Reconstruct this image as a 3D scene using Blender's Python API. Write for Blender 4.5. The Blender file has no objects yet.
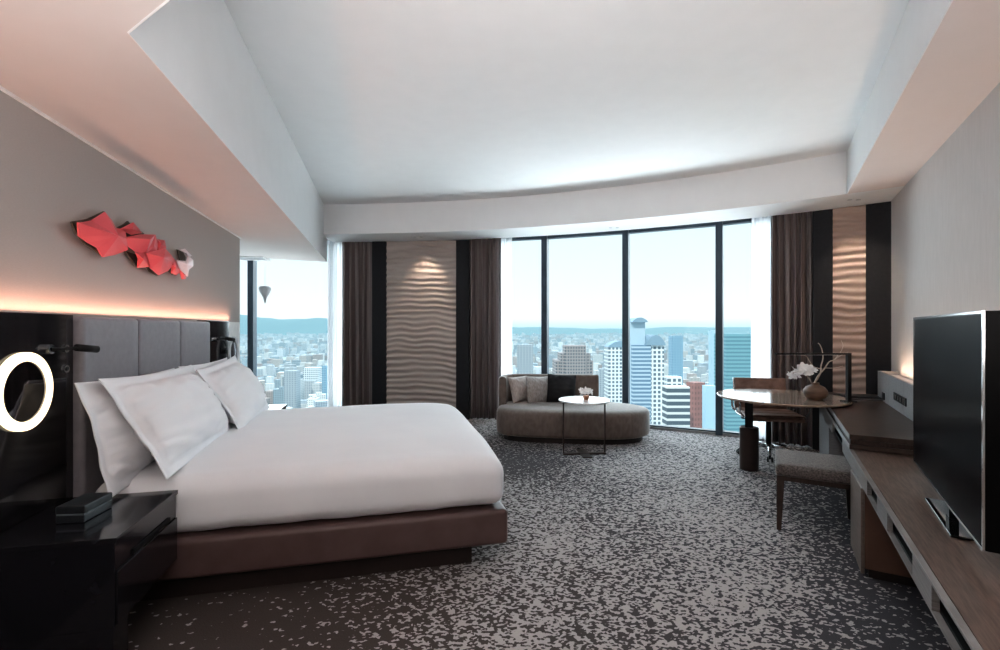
import bpy, bmesh, math, random
from mathutils import Vector, Matrix, noise
random.seed(7)
PI = math.pi
scene = bpy.context.scene
COL = scene.collection
F = 475.0; CX = 500.0; HY = 328.0; EYE = 1.4
TL = math.atan(116/475.0)          # left wall frame rotation
TR = -math.radians(30)             # right wall frame rotation
cen = (-2.6466, -3.4869); R0 = 10.2876

# ------------------------------------------------------------------ helpers
def rot(a, s, t):
    return (s*math.cos(a)-t*math.sin(a), s*math.sin(a)+t*math.cos(a))
def LP(s, t, z=0): x, y = rot(TL, s, t); return (x, y, z)
def RP(s, t, z=0): x, y = rot(TR, s, t); return (x, y, z)
def arc_at(x, off):
    r = R0+off
    return cen[1]+math.sqrt(r*r-(x-cen[0])**2)
def ray_arc(px, off):
    k = (px-CX)/F; r = R0+off
    # point (k*Y, Y)
    a = k*k+1; b = -2*(k*cen[0]+cen[1]); c = cen[0]**2+cen[1]**2-r*r
    Y = (-b+math.sqrt(b*b-4*a*c))/(2*a)
    return (k*Y, Y)
def phi(x, off): return math.asin((x-cen[0])/(R0+off))
def pol(p, off): return (cen[0]+(R0+off)*math.sin(p), cen[1]+(R0+off)*math.cos(p))

def link(name, bm, mat=None, parent=None, smooth=False, loc=(0,0,0), rotz=0, recalc=True):
    if recalc: bmesh.ops.recalc_face_normals(bm, faces=bm.faces)
    me = bpy.data.meshes.new(name); bm.to_mesh(me); bm.free()
    if mat:
        for m in (mat if isinstance(mat, (list, tuple)) else [mat]): me.materials.append(m)
    if smooth:
        for p in me.polygons: p.use_smooth = True
    o = bpy.data.objects.new(name, me); COL.objects.link(o)
    o.location = loc; o.rotation_euler = (0, 0, rotz)
    if parent: o.parent = parent
    return o
def thing(name, label, cat, loc=(0,0,0), rotz=0, group=None):
    o = bpy.data.objects.new(name, None); COL.objects.link(o)
    o.location = loc; o.rotation_euler = (0,0,rotz); o.empty_display_size = .1
    o['label'] = label; o['category'] = cat
    if group: o['group'] = group
    return o
def tag(o, label, cat, group=None, kind=None):
    o['label'] = label; o['category'] = cat
    if group: o['group'] = group
    if kind: o['kind'] = kind
    return o
def struct(o): o['kind'] = 'structure'; return o
def dup(root):
    r = root.copy(); COL.objects.link(r)
    for ch in list(root.children):
        c = ch.copy(); COL.objects.link(c); c.parent = r
        for g in list(ch.children):
            d = g.copy(); COL.objects.link(d); d.parent = c
    return r
def bevel(o, w, seg=3, ang=35):
    m = o.modifiers.new('bevel', 'BEVEL'); m.width = w; m.segments = seg
    m.limit_method = 'ANGLE'; m.angle_limit = math.radians(ang)
    for p in o.data.polygons: p.use_smooth = True
    w_ = o.modifiers.new('wn', 'WEIGHTED_NORMAL'); w_.keep_sharp = True
    return o
def box(bm, x0, x1, y0, y1, z0, z1):
    v = [bm.verts.new(p) for p in ((x0,y0,z0),(x1,y0,z0),(x1,y1,z0),(x0,y1,z0),(x0,y0,z1),(x1,y0,z1),(x1,y1,z1),(x0,y1,z1))]
    for f in ((0,1,2,3),(4,5,6,7),(0,1,5,4),(1,2,6,5),(2,3,7,6),(3,0,4,7)): bm.faces.new([v[i] for i in f])
def obox(bm, c, dx, sx, sy, z0, z1):
    """box centred on (cx,cy) with x axis along angle dx"""
    v = []
    for z in (z0, z1):
        for a, b in ((-1,-1),(1,-1),(1,1),(-1,1)):
            x, y = rot(dx, a*sx/2, b*sy/2); v.append(bm.verts.new((c[0]+x, c[1]+y, z)))
    for f in ((0,1,2,3),(4,5,6,7),(0,1,5,4),(1,2,6,5),(2,3,7,6),(3,0,4,7)): bm.faces.new([v[i] for i in f])
def prism(bm, pts, z0, z1):
    a = [bm.verts.new((p[0],p[1],z0)) for p in pts]; b = [bm.verts.new((p[0],p[1],z1)) for p in pts]
    n = len(pts); bm.faces.new(a); bm.faces.new(b)
    for i in range(n): bm.faces.new((a[i],a[(i+1)%n],b[(i+1)%n],b[i]))
def lathe(bm, prof, c=(0,0,0), seg=32, sx=1, sy=1, rz=0):
    rings = []
    for r, z in prof:
        if r < 1e-5: rings.append([bm.verts.new((c[0],c[1],c[2]+z))])
        else:
            ring = []
            for i in range(seg):
                a = 2*PI*i/seg; x, y = rot(rz, r*math.cos(a)*sx, r*math.sin(a)*sy)
                ring.append(bm.verts.new((c[0]+x, c[1]+y, c[2]+z)))
            rings.append(ring)
    for A, B in zip(rings, rings[1:]):
        if len(A)==1 and len(B)==1: continue
        for i in range(seg):
            j = (i+1)%seg
            if len(A)==1: bm.faces.new((A[0],B[i],B[j]))
            elif len(B)==1: bm.faces.new((A[i],A[j],B[0]))
            else: bm.faces.new((A[i],A[j],B[j],B[i]))
    for Rg in (rings[0], rings[-1]):
        if len(Rg) > 1: bm.faces.new(Rg)
def tube(bm, pts, r, seg=8, cap=True):
    pts = [Vector(p) for p in pts]; rs = r if isinstance(r,(list,tuple)) else [r]*len(pts)
    rings = []; up = None
    for i, p in enumerate(pts):
        d = (pts[min(i+1,len(pts)-1)]-pts[max(i-1,0)]).normalized()
        if up is None: up = Vector((0,0,1)) if abs(d.z) < .9 else Vector((1,0,0))
        a = d.cross(up).normalized(); b = d.cross(a).normalized(); up = -b if (-b).dot(up) > 0 else b
        up = (up - d*up.dot(d)).normalized(); a = d.cross(up).normalized()
        rings.append([bm.verts.new(p+rs[i]*(math.cos(2*PI*k/seg)*a+math.sin(2*PI*k/seg)*up)) for k in range(seg)])
    for A, B in zip(rings, rings[1:]):
        for k in range(seg): bm.faces.new((A[k],A[(k+1)%seg],B[(k+1)%seg],B[k]))
    if cap: bm.faces.new(rings[0]); bm.faces.new(rings[-1])
def arcpath(pts, n=6):
    """Catmull-Rom smoothing"""
    P = [Vector(p) for p in pts]; out = []
    for i in range(len(P)-1):
        p0 = P[max(i-1,0)]; p1 = P[i]; p2 = P[i+1]; p3 = P[min(i+2,len(P)-1)]
        for k in range(n):
            t = k/n
            out.append(.5*((2*p1)+(-p0+p2)*t+(2*p0-5*p1+4*p2-p3)*t*t+(-p0+3*p1-3*p2+p3)*t**3))
    out.append(P[-1]); return out
def softbox(bm, x0,x1,y0,y1,z0,z1, r, nx=12, ny=12, nz=6, fn=None):
    key = {}
    def vt(x,y,z):
        k = (round(x,5),round(y,5),round(z,5))
        if k in key: return key[k]
        q = Vector((min(max(x,x0+r),x1-r), min(max(y,y0+r),y1-r), min(max(z,z0+r),z1-r)))
        p = Vector((x,y,z)); d = p-q
        if d.length > 1e-9: p = q+d.normalized()*r
        if fn: p = fn(p)
        key[k] = bm.verts.new(p); return key[k]
    def lin(a,b,n):
        # denser near the ends
        L = [a+(b-a)*i/n for i in range(n+1)]
        ex = [a+r*e for e in (.35,.7,1)]+[b-r*e for e in (.35,.7,1)]
        L = [l for l in L if l in (L[0],L[-1]) or (l > a+r*1.15 and l < b-r*1.15)]+ex
        return sorted(set(round(l,6) for l in L))
    X, Y, Z = lin(x0,x1,nx), lin(y0,y1,ny), lin(z0,z1,nz)
    def grid(A,B,f):
        for i in range(len(A)-1):
            for j in range(len(B)-1):
                vs = [f(A[i],B[j]),f(A[i+1],B[j]),f(A[i+1],B[j+1]),f(A[i],B[j+1])]
                if len(set(vs)) == 4:
                    try: bm.faces.new(vs)
                    except ValueError: pass
    x0_,x1_,y0_,y1_,z0_,z1_ = X[0],X[-1],Y[0],Y[-1],Z[0],Z[-1]
    grid(X,Y,lambda a,b: vt(a,b,z0_)); grid(X,Y,lambda a,b: vt(a,b,z1_))
    grid(X,Z,lambda a,b: vt(a,y0_,b)); grid(X,Z,lambda a,b: vt(a,y1_,b))
    grid(Y,Z,lambda a,b: vt(x0_,a,b)); grid(Y,Z,lambda a,b: vt(x1_,a,b))

# ------------------------------------------------------------------ materials
def new_mat(name):
    m = bpy.data.materials.new(name); m.use_nodes = True
    nt = m.node_tree; b = nt.nodes['Principled BSDF']; return m, nt, b
def N(nt, t, **kw):
    n = nt.nodes.new(t)
    for k, v in kw.items():
        if k == 'inp':
            for a, c in v.items(): n.inputs[a].default_value = c
        else: setattr(n, k, v)
    return n
def rgba(c): return (c[0],c[1],c[2],1)
def mat(name, col, rough=.5, metal=0, col2=None, scale=20, stretch=(1,1,1), bump=0, bscale=None, coat=0, spec=.35, sheen=0, detail=4):
    m, nt, b = new_mat(name); L = nt.links.new
    b.inputs['Base Color'].default_value = rgba(col); b.inputs['Roughness'].default_value = rough
    b.inputs['Metallic'].default_value = metal; b.inputs['Specular IOR Level'].default_value = spec
    if coat: b.inputs['Coat Weight'].default_value = coat; b.inputs['Coat Roughness'].default_value = .06
    if sheen: b.inputs['Sheen Weight'].default_value = sheen; b.inputs['Sheen Roughness'].default_value = .4
    tc = N(nt,'ShaderNodeTexCoord'); mp = N(nt,'ShaderNodeMapping'); mp.inputs['Scale'].default_value = stretch
    L(tc.outputs['Object'], mp.inputs['Vector'])
    nz = N(nt,'ShaderNodeTexNoise'); nz.inputs['Scale'].default_value = scale; nz.inputs['Detail'].default_value = detail
    L(mp.outputs[0], nz.inputs['Vector'])
    c2 = col2 if col2 else tuple(c*.9 for c in col)
    cr = N(nt,'ShaderNodeValToRGB'); cr.color_ramp.elements[0].position = .35; cr.color_ramp.elements[1].position = .65
    cr.color_ramp.elements[0].color = rgba(col); cr.color_ramp.elements[1].color = rgba(c2)
    L(nz.outputs['Fac'], cr.inputs['Fac']); L(cr.outputs[0], b.inputs['Base Color'])
    if bump:
        n2 = N(nt,'ShaderNodeTexNoise'); n2.inputs['Scale'].default_value = bscale or scale*4; n2.inputs['Detail'].default_value = 3
        L(mp.outputs[0], n2.inputs['Vector'])
        bp = N(nt,'ShaderNodeBump'); bp.inputs['Strength'].default_value = bump; bp.inputs['Distance'].default_value = .01
        L(n2.outputs['Fac'], bp.inputs['Height']); L(bp.outputs[0], b.inputs['Normal'])
    return m
def emis(name, col, s):
    m, nt, b = new_mat(name); b.inputs['Base Color'].default_value = rgba(col)
    b.inputs['Emission Color'].default_value = rgba(col); b.inputs['Emission Strength'].default_value = s; return m

M = {}
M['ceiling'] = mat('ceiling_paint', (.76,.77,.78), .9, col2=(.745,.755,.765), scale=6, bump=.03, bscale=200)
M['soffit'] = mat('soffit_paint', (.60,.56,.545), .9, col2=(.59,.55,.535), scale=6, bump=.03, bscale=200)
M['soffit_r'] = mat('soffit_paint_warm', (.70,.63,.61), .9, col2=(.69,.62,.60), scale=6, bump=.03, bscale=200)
M['wall_l'] = mat('wallpaper_taupe', (.45,.415,.395), .85, col2=(.425,.39,.37), scale=60, stretch=(1,1,8), bump=.08, bscale=300)
M['wall_r'] = mat('wallpaper_grey', (.60,.57,.56), .85, col2=(.57,.54,.53), scale=50, stretch=(1,1,.15), bump=.08, bscale=300)
M['wall_b'] = mat('rear_wall_paint', (.6,.56,.53), .9)
M['white'] = mat('white_paint', (.82,.82,.82), .6)
M['black_gloss'] = mat('black_lacquer', (.010,.009,.011), .07, col2=(.018,.016,.018), scale=3, stretch=(1,1,12), coat=.6)
M['night_gloss'] = mat('nightstand_lacquer', (.013,.013,.017), .16, col2=(.017,.017,.021), scale=14, coat=.5)
M['black_matte'] = mat('black_matte', (.010,.010,.011), .5, spec=.2)
M['dark_panel'] = mat('dark_charcoal_panel', (.017,.018,.022), .6, col2=(.014,.015,.018), scale=30, spec=.25)
M['headboard'] = mat('headboard_leather', (.25,.235,.255), .40, col2=(.225,.21,.23), scale=25, bump=.12, bscale=250, sheen=.2)
M['bedbase'] = mat('bed_base_leather', (.125,.082,.078), .36, col2=(.105,.068,.064), scale=8, bump=.06, bscale=300)
M['plinth'] = mat('dark_plinth', (.035,.024,.022), .6)
M['linen'] = mat('white_linen', (.80,.80,.82), .85, col2=(.78,.78,.805), scale=4, bump=.05, bscale=600, sheen=.15)
M['curtain'] = mat('curtain_brown', (.21,.172,.166), .42, col2=(.12,.095,.092), scale=9, stretch=(3,3,.05), sheen=.15, bump=.05, bscale=200)
M['sofa'] = mat('sofa_velvet', (.19,.15,.13), .7, col2=(.14,.11,.095), scale=26, stretch=(1,1,.5), sheen=.5, bump=.1, bscale=250)
M['sofaplinth'] = mat('sofa_plinth', (.04,.03,.028), .6)
M['cush_l'] = mat('cushion_champagne', (.50,.44,.41), .45, col2=(.36,.31,.29), scale=22, stretch=(4,1,1), sheen=.3)
M['cush_s'] = mat('cushion_silver', (.42,.39,.37), .40, col2=(.27,.24,.23), scale=24, stretch=(4,1,1), sheen=.3)
M['cush_b'] = mat('cushion_black', (.018,.018,.02), .75, sheen=.1)
M['bench'] = mat('bench_tweed', (.19,.165,.155), .85, col2=(.07,.058,.055), scale=90, bump=.2, bscale=160, sheen=.2)
M['darkwood'] = mat('dark_wood', (.060,.040,.034), .4, col2=(.035,.024,.02), scale=14, stretch=(6,.5,1))
M['deskwood'] = mat('desk_walnut', (.075,.052,.044), .38, col2=(.042,.03,.025), scale=12, stretch=(1,10,1), coat=.15)
M['consolewood'] = mat('console_wood_top', (.17,.12,.098), .38, col2=(.10,.07,.056), scale=16, stretch=(9,.6,1), coat=.15, bump=.05, bscale=40)
M['fascia'] = mat('console_grey_fascia', (.30,.29,.285), .30, col2=(.20,.19,.185), scale=10, stretch=(1,.6,14), coat=.3)
M['cabinet_brown'] = mat('cabinet_brown_leather', (.16,.095,.07), .42, col2=(.14,.082,.06), scale=6, bump=.05, bscale=250)
M['door_taupe'] = mat('taupe_door', (.20,.165,.145), .4, col2=(.15,.125,.11), scale=8, stretch=(1,1,8))
M['stone'] = mat('grey_laminate', (.30,.295,.30), .5, col2=(.25,.245,.25), scale=18, stretch=(1,1,6))
M['tabletop'] = mat('table_oak_top', (.36,.27,.215), .20, col2=(.29,.215,.17), scale=10, stretch=(1,8,1), coat=.5)
M['marble'] = mat('white_table_top', (.82,.80,.79), .2, col2=(.76,.74,.73), scale=6, coat=.3)
M['chrome'] = mat('chrome', (.62,.62,.63), .14, metal=1)
M['bronze'] = mat('dark_bronze', (.075,.055,.05), .35, metal=.7)
M['leather'] = mat('chair_leather', (.27,.17,.14), .42, col2=(.17,.10,.075), scale=14, bump=.08, bscale=220)
M['dleather'] = mat('chair_leather_edge', (.045,.03,.027), .5)
M['frame'] = mat('window_frame_grey', (.045,.07,.095), .45, col2=(.04,.062,.085), scale=8)
M['rail'] = mat('sill_rail', (.34,.34,.34), .35, metal=.4)
M['tv_screen'] = mat('tv_screen', (.005,.0022,.0025), .30, col2=(.004,.0015,.002), spec=.01)
M['tv_body'] = mat('tv_body', (.003,.003,.0033), .4, spec=.1)
M['vase'] = mat('vase_stoneware', (.20,.125,.09), .5, col2=(.11,.07,.05), scale=7, stretch=(1,1,4))
M['branch'] = mat('pale_branch', (.55,.47,.41), .7, col2=(.4,.33,.28), scale=60)
M['petal'] = mat('white_petal', (.88,.87,.87), .6, sheen=.2)
M['terracotta'] = mat('terracotta_pot', (.45,.22,.14), .6)
M['coral'] = mat('coral_lacquer', (.72,.125,.145), .45, col2=(.68,.115,.135), scale=6)
M['pinkwhite'] = mat('pale_pink_lacquer', (.85,.70,.72), .4)
M['olive'] = mat('dark_olive_edge', (.085,.075,.062), .6)
M['ring'] = emis('ring_light', (1,.86,.60), 1.0)
M['ring_off'] = mat('ring_frame_grey', (.55,.56,.58), .4)
M['mirror'] = mat('dark_mirror', (.16,.155,.17), .04, metal=1)
M['book'] = mat('notebook_cover', (.022,.026,.03), .4, col2=(.03,.034,.04), scale=30)
M['page'] = mat('notebook_band', (.16,.19,.20), .4)
M['paper'] = mat('paper', (.75,.75,.74), .6)

# sheer curtain (thin, lets the light through)
def sheer():
    m, nt, b = new_mat('sheer_voile'); L = nt.links.new; o = nt.nodes['Material Output']
    tr = N(nt,'ShaderNodeBsdfTransparent'); tl = N(nt,'ShaderNodeBsdfTranslucent'); df = N(nt,'ShaderNodeBsdfDiffuse')
    tl.inputs['Color'].default_value = (.95,.97,1,1); df.inputs['Color'].default_value = (.93,.94,.96,1)
    a = N(nt,'ShaderNodeMixShader'); a.inputs[0].default_value = .42; L(tl.outputs[0],a.inputs[1]); L(df.outputs[0],a.inputs[2])
    w = N(nt,'ShaderNodeTexNoise'); w.inputs['Scale'].default_value = 900
    tc = N(nt,'ShaderNodeTexCoord'); L(tc.outputs['Object'], w.inputs['Vector'])
    r = N(nt,'ShaderNodeMapRange'); r.inputs['To Min'].default_value = .72; r.inputs['To Max'].default_value = .9; L(w.outputs['Fac'], r.inputs['Value'])
    c = N(nt,'ShaderNodeMixShader'); L(r.outputs[0], c.inputs[0]); L(tr.outputs[0],c.inputs[1]); L(a.outputs[0],c.inputs[2]); L(c.outputs[0], o.inputs['Surface'])
    return m
M['sheer'] = sheer()
def glass():
    m, nt, b = new_mat('window_glass'); L = nt.links.new; o = nt.nodes['Material Output']
    tr = N(nt,'ShaderNodeBsdfTransparent'); tr.inputs['Color'].default_value = (.93,.975,.985,1)
    gl = N(nt,'ShaderNodeBsdfGlossy'); gl.inputs['Roughness'].default_value = .02
    fr = N(nt,'ShaderNodeFresnel'); fr.inputs['IOR'].default_value = 1.12
    c = N(nt,'ShaderNodeMixShader'); L(fr.outputs[0], c.inputs[0]); L(tr.outputs[0],c.inputs[1]); L(gl.outputs[0],c.inputs[2]); L(c.outputs[0], o.inputs['Surface'])
    return m
M['glass'] = glass()

def wave_mat():
    m = mat('sculpted_wave_panel', (.42,.365,.335), .45, col2=(.38,.33,.30), scale=8, stretch=(.3,.3,3), sheen=.2)
    return m
M['wave'] = wave_mat()
M['wave_bronze'] = mat('sculpted_wave_panel_bronze', (.40,.305,.26), .42, col2=(.36,.27,.23), scale=8, stretch=(.3,.3,3), sheen=.2)

# carpet: woven flecks whose density drifts over the room
def carpet():
    m, nt, b = new_mat('fleck_carpet'); L = nt.links.new
    b.inputs['Roughness'].default_value = .95; b.inputs['Specular IOR Level'].default_value = .15
    g = N(nt,'ShaderNodeNewGeometry')
    def math_(op, a, b_=None, c=None):
        n = N(nt,'ShaderNodeMath', operation=op)
        for i, v in enumerate((a,b_,c)):
            if v is None: continue
            if isinstance(v,(int,float)): n.inputs[i].default_value = v
            else: L(v, n.inputs[i])
        return n.outputs[0]
    mp = N(nt,'ShaderNodeMapping'); mp.inputs['Rotation'].default_value = (0,0,-TL*.2); L(g.outputs['Position'], mp.inputs['Vector'])
    sc = N(nt,'ShaderNodeVectorMath', operation='MULTIPLY'); sc.inputs[1].default_value = (64, 82, 0); L(mp.outputs[0], sc.inputs[0])
    vo = N(nt,'ShaderNodeTexVoronoi', voronoi_dimensions='2D'); vo.inputs['Scale'].default_value = 1; L(sc.outputs[0], vo.inputs['Vector'])
    sep = N(nt,'ShaderNodeSeparateColor'); L(vo.outputs['Color'], sep.inputs[0])
    n1 = N(nt,'ShaderNodeTexNoise'); n1.inputs['Scale'].default_value = .35; n1.inputs['Detail'].default_value = 1; L(sc.outputs[0], n1.inputs['Vector'])
    # density field
    sx = N(nt,'ShaderNodeSeparateXYZ'); L(g.outputs['Position'], sx.inputs[0])
    x, y = sx.outputs[0], sx.outputs[1]
    sL = math_('ADD', math_('MULTIPLY', x, math.cos(TL)), math_('MULTIPLY', y, math.sin(TL)))   # distance from the camera line, bed frame
    sR = math_('SUBTRACT', math_('MULTIPLY', x, math.cos(TR)), math_('MULTIPLY', y, -math.sin(TR)))
    def mr(v, a, b_, c, d):
        n = N(nt,'ShaderNodeMapRange', interpolation_type='SMOOTHSTEP'); L(v, n.inputs['Value'])
        for k, q in zip(('From Min','From Max','To Min','To Max'), (a,b_,c,d)): n.inputs[k].default_value = q
        return n.outputs[0]
    left = mr(sL, -.75, .75, 0, 1)
    right = mr(sR, -.1, .5, 1, .30)
    big = N(nt,'ShaderNodeTexNoise'); big.inputs['Scale'].default_value = .9; big.inputs['Detail'].default_value = 2; L(g.outputs['Position'], big.inputs['Vector'])
    bigm = mr(big.outputs['Fac'], .3, .7, .72, 1.15)
    # brown quiet zone between bed and daybed
    dx = math_('DIVIDE', math_('SUBTRACT', x, .1), 1.0); dy = math_('DIVIDE', math_('SUBTRACT', y, 5.0), 1.0)
    rr = math_('SQRT', math_('ADD', math_('MULTIPLY', dx, dx), math_('MULTIPLY', dy, dy)))
    quiet = mr(rr, .2, 1.15, .22, 1)
    dens = math_('MULTIPLY', math_('MULTIPLY', math_('MULTIPLY', left, right), bigm), quiet)
    dens = math_('MULTIPLY', dens, .62)
    # mix cell noise with clumping noise
    v = math_('ADD', math_('MULTIPLY', sep.outputs[0], .62), math_('MULTIPLY', mr(n1.outputs['Fac'], .25, .75, 0, 1), .38))
    thr = math_('ADD', math_('MULTIPLY', dens, .72), .12)
    n = N(nt,'ShaderNodeMath', operation='LESS_THAN'); L(v, n.inputs[0]); L(thr, n.inputs[1])
    mask = n.outputs[0]
    fib = N(nt,'ShaderNodeTexNoise'); fib.inputs['Scale'].default_value = 160; L(g.outputs['Position'], fib.inputs['Vector'])
    # dark ground colour drifts warm (by the bed) to cool grey (by the windows)
    warm = N(nt,'ShaderNodeMix', data_type='RGBA'); L(mr(math_('ADD', x, math_('MULTIPLY', y, .25)), -.2, 2.6, 0, 1), warm.inputs['Factor'])
    warm.inputs['A'].default_value = (.080,.066,.061,1); warm.inputs['B'].default_value = (.075,.072,.080,1)
    mx = N(nt,'ShaderNodeMix', data_type='RGBA'); L(mask, mx.inputs['Factor']); L(warm.outputs['Result'], mx.inputs['A'])
    mx.inputs['B'].default_value = (.44,.41,.405,1)
    m2 = N(nt,'ShaderNodeMix', data_type='RGBA', blend_type='MULTIPLY'); m2.inputs['Factor'].default_value = .5
    L(mx.outputs['Result'], m2.inputs['A'])
    fr = N(nt,'ShaderNodeMapRange'); fr.inputs['To Min'].default_value = .5; fr.inputs['To Max'].default_value = 1.4; L(fib.outputs['Fac'], fr.inputs['Value'])
    L(fr.outputs[0], m2.inputs['B']); L(m2.outputs['Result'], b.inputs['Base Color'])
    bp = N(nt,'ShaderNodeBump'); bp.inputs['Strength'].default_value = .35; bp.inputs['Distance'].default_value = .006; L(fib.outputs['Fac'], bp.inputs['Height']); L(bp.outputs[0], b.inputs['Normal'])
    return m
M['carpet'] = carpet()

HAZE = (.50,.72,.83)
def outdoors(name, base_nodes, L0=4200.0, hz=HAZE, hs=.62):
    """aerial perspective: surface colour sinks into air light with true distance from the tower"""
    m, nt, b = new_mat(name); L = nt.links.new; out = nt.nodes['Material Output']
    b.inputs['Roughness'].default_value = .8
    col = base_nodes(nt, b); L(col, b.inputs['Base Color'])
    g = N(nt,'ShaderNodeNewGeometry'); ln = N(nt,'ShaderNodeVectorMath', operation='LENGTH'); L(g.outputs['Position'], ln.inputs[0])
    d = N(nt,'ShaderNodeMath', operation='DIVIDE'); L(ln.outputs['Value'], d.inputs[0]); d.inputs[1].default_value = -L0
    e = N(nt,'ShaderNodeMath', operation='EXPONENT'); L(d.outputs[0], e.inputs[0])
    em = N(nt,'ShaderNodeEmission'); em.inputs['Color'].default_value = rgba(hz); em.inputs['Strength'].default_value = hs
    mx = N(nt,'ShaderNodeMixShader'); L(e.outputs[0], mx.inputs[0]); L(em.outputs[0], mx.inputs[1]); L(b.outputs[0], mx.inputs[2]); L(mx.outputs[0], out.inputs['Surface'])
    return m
def tower_cols(wall, win, pu, pv, fu, fv):
    def f(nt, b):
        L = nt.links.new
        uv = N(nt,'ShaderNodeUVMap'); s = N(nt,'ShaderNodeSeparateXYZ'); L(uv.outputs[0], s.inputs[0])
        def fr(o, p, w):
            a = N(nt,'ShaderNodeMath', operation='DIVIDE'); L(o, a.inputs[0]); a.inputs[1].default_value = p
            c = N(nt,'ShaderNodeMath', operation='FRACT'); L(a.outputs[0], c.inputs[0])
            d = N(nt,'ShaderNodeMath', operation='LESS_THAN'); L(c.outputs[0], d.inputs[0]); d.inputs[1].default_value = w; return d.outputs[0]
        k = N(nt,'ShaderNodeMath', operation='MULTIPLY'); L(fr(s.outputs[0],pu,fu), k.inputs[0]); L(fr(s.outputs[1],pv,fv), k.inputs[1])
        mx = N(nt,'ShaderNodeMix', data_type='RGBA'); L(k.outputs[0], mx.inputs['Factor'])
        mx.inputs['A'].default_value = rgba(wall); mx.inputs['B'].default_value = rgba(win); return mx.outputs['Result']
    return f
def sprawl_cols(nt, b):
    L = nt.links.new
    at = N(nt,'ShaderNodeAttribute', attribute_name='tint')
    uv = N(nt,'ShaderNodeUVMap'); br = N(nt,'ShaderNodeTexBrick'); L(uv.outputs[0], br.inputs['Vector'])
    br.offset = 0; br.inputs['Scale'].default_value = .25; br.inputs['Brick Width'].default_value = 1; br.inputs['Row Height'].default_value = .9; br.inputs['Mortar Size'].default_value = .22
    br.inputs['Color1'].default_value = (.35,.37,.4,1); br.inputs['Color2'].default_value = (.5,.5,.52,1); br.inputs['Mortar'].default_value = (1,1,1,1)
    mx = N(nt,'ShaderNodeMix', data_type='RGBA', blend_type='MULTIPLY'); mx.inputs['Factor'].default_value = 1
    L(at.outputs['Color'], mx.inputs['A']); L(br.outputs['Color'], mx.inputs['B']); return mx.outputs['Result']
def ground_cols(nt, b):
    L = nt.links.new
    g = N(nt,'ShaderNodeNewGeometry')
    v = N(nt,'ShaderNodeTexVoronoi'); v.inputs['Scale'].default_value = .018; L(g.outputs['Position'], v.inputs['Vector'])
    cr = N(nt,'ShaderNodeValToRGB'); cr.color_ramp.interpolation = 'CONSTANT'
    E = cr.color_ramp.elements; E[0].color = (.20,.22,.24,1); E[1].position = .25; E[1].color = (.07,.11,.09,1)
    for p, c in ((.45,(.30,.31,.32,1)),(.62,(.12,.15,.15,1)),(.78,(.45,.45,.44,1)),(.9,(.09,.12,.14,1))):
        e = E.new(p); e.color = c
    sp = N(nt,'ShaderNodeSeparateColor'); L(v.outputs['Color'], sp.inputs[0]); L(sp.outputs[0], cr.inputs['Fac']); return cr.outputs['Color']
def plain(c, c2=None, scale=.002):
    def f(nt, b):
        L = nt.links.new; g = N(nt,'ShaderNodeNewGeometry'); n = N(nt,'ShaderNodeTexNoise'); n.inputs['Scale'].default_value = scale; n.inputs['Detail'].default_value = 8
        L(g.outputs['Position'], n.inputs['Vector']); mx = N(nt,'ShaderNodeMix', data_type='RGBA'); L(n.outputs['Fac'], mx.inputs['Factor'])
        mx.inputs['A'].default_value = rgba(c); mx.inputs['B'].default_value = rgba(c2 or c); return mx.outputs['Result']
    return f
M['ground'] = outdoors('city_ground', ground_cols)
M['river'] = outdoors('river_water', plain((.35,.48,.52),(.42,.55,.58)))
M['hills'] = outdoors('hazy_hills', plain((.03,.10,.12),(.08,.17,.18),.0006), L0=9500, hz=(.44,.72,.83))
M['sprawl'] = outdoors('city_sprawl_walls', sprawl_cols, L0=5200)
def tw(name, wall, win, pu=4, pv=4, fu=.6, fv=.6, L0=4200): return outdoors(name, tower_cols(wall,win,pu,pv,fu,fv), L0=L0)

# ------------------------------------------------------------------ room shell
def arcprism(bm, x0, x1, o0, o1, z0, z1, n=24):
    p0, p1 = phi(x0,o0), phi(x1,o0)
    A = [pol(p0+(p1-p0)*i/n, o0) for i in range(n+1)]; B = [pol(p0+(p1-p0)*i/n, o1) for i in range(n+1)]
    va = [[bm.verts.new((*a,z)) for a in A] for z in (z0,z1)]; vb = [[bm.verts.new((*b_,z)) for b_ in B] for z in (z0,z1)]
    for i in range(n):
        bm.faces.new((va[0][i],va[0][i+1],va[1][i+1],va[1][i])); bm.faces.new((vb[0][i],vb[0][i+1],vb[1][i+1],vb[1][i]))
        bm.faces.new((va[0][i],va[0][i+1],vb[0][i+1],vb[0][i])); bm.faces.new((va[1][i],va[1][i+1],vb[1][i+1],vb[1][i]))
    for i in (0,n): bm.faces.new((va[0][i],va[1][i],vb[1][i],vb[0][i]))

HC = 3.17; HB = 2.746; HL = 2.40
FAC = .95
bm = bmesh.new()
edge = [pol(phi(-7,FAC+.1)+(phi(5.2,FAC+.1)-phi(-7,FAC+.1))*i/30, FAC+.12) for i in range(31)]
prism(bm, edge+[(5.2,-3.2),(-7,-3.2)], -.12, 0)
struct(link('floor', bm, M['carpet']))
bm = bmesh.new(); prism(bm, edge+[(5.2,-3.2),(-7,-3.2)], HC, HC+.15)
struct(link('ceiling', bm, M['ceiling']))
# facade beam
bm = bmesh.new(); arcprism(bm, -2.62, 4.35, 0, .64, HB, HC)
arcprism(bm, -7, 5.1, .64, FAC+.1, 2.93, HC)
struct(link('trim_window_beam', bm, M['ceiling']))
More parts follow.
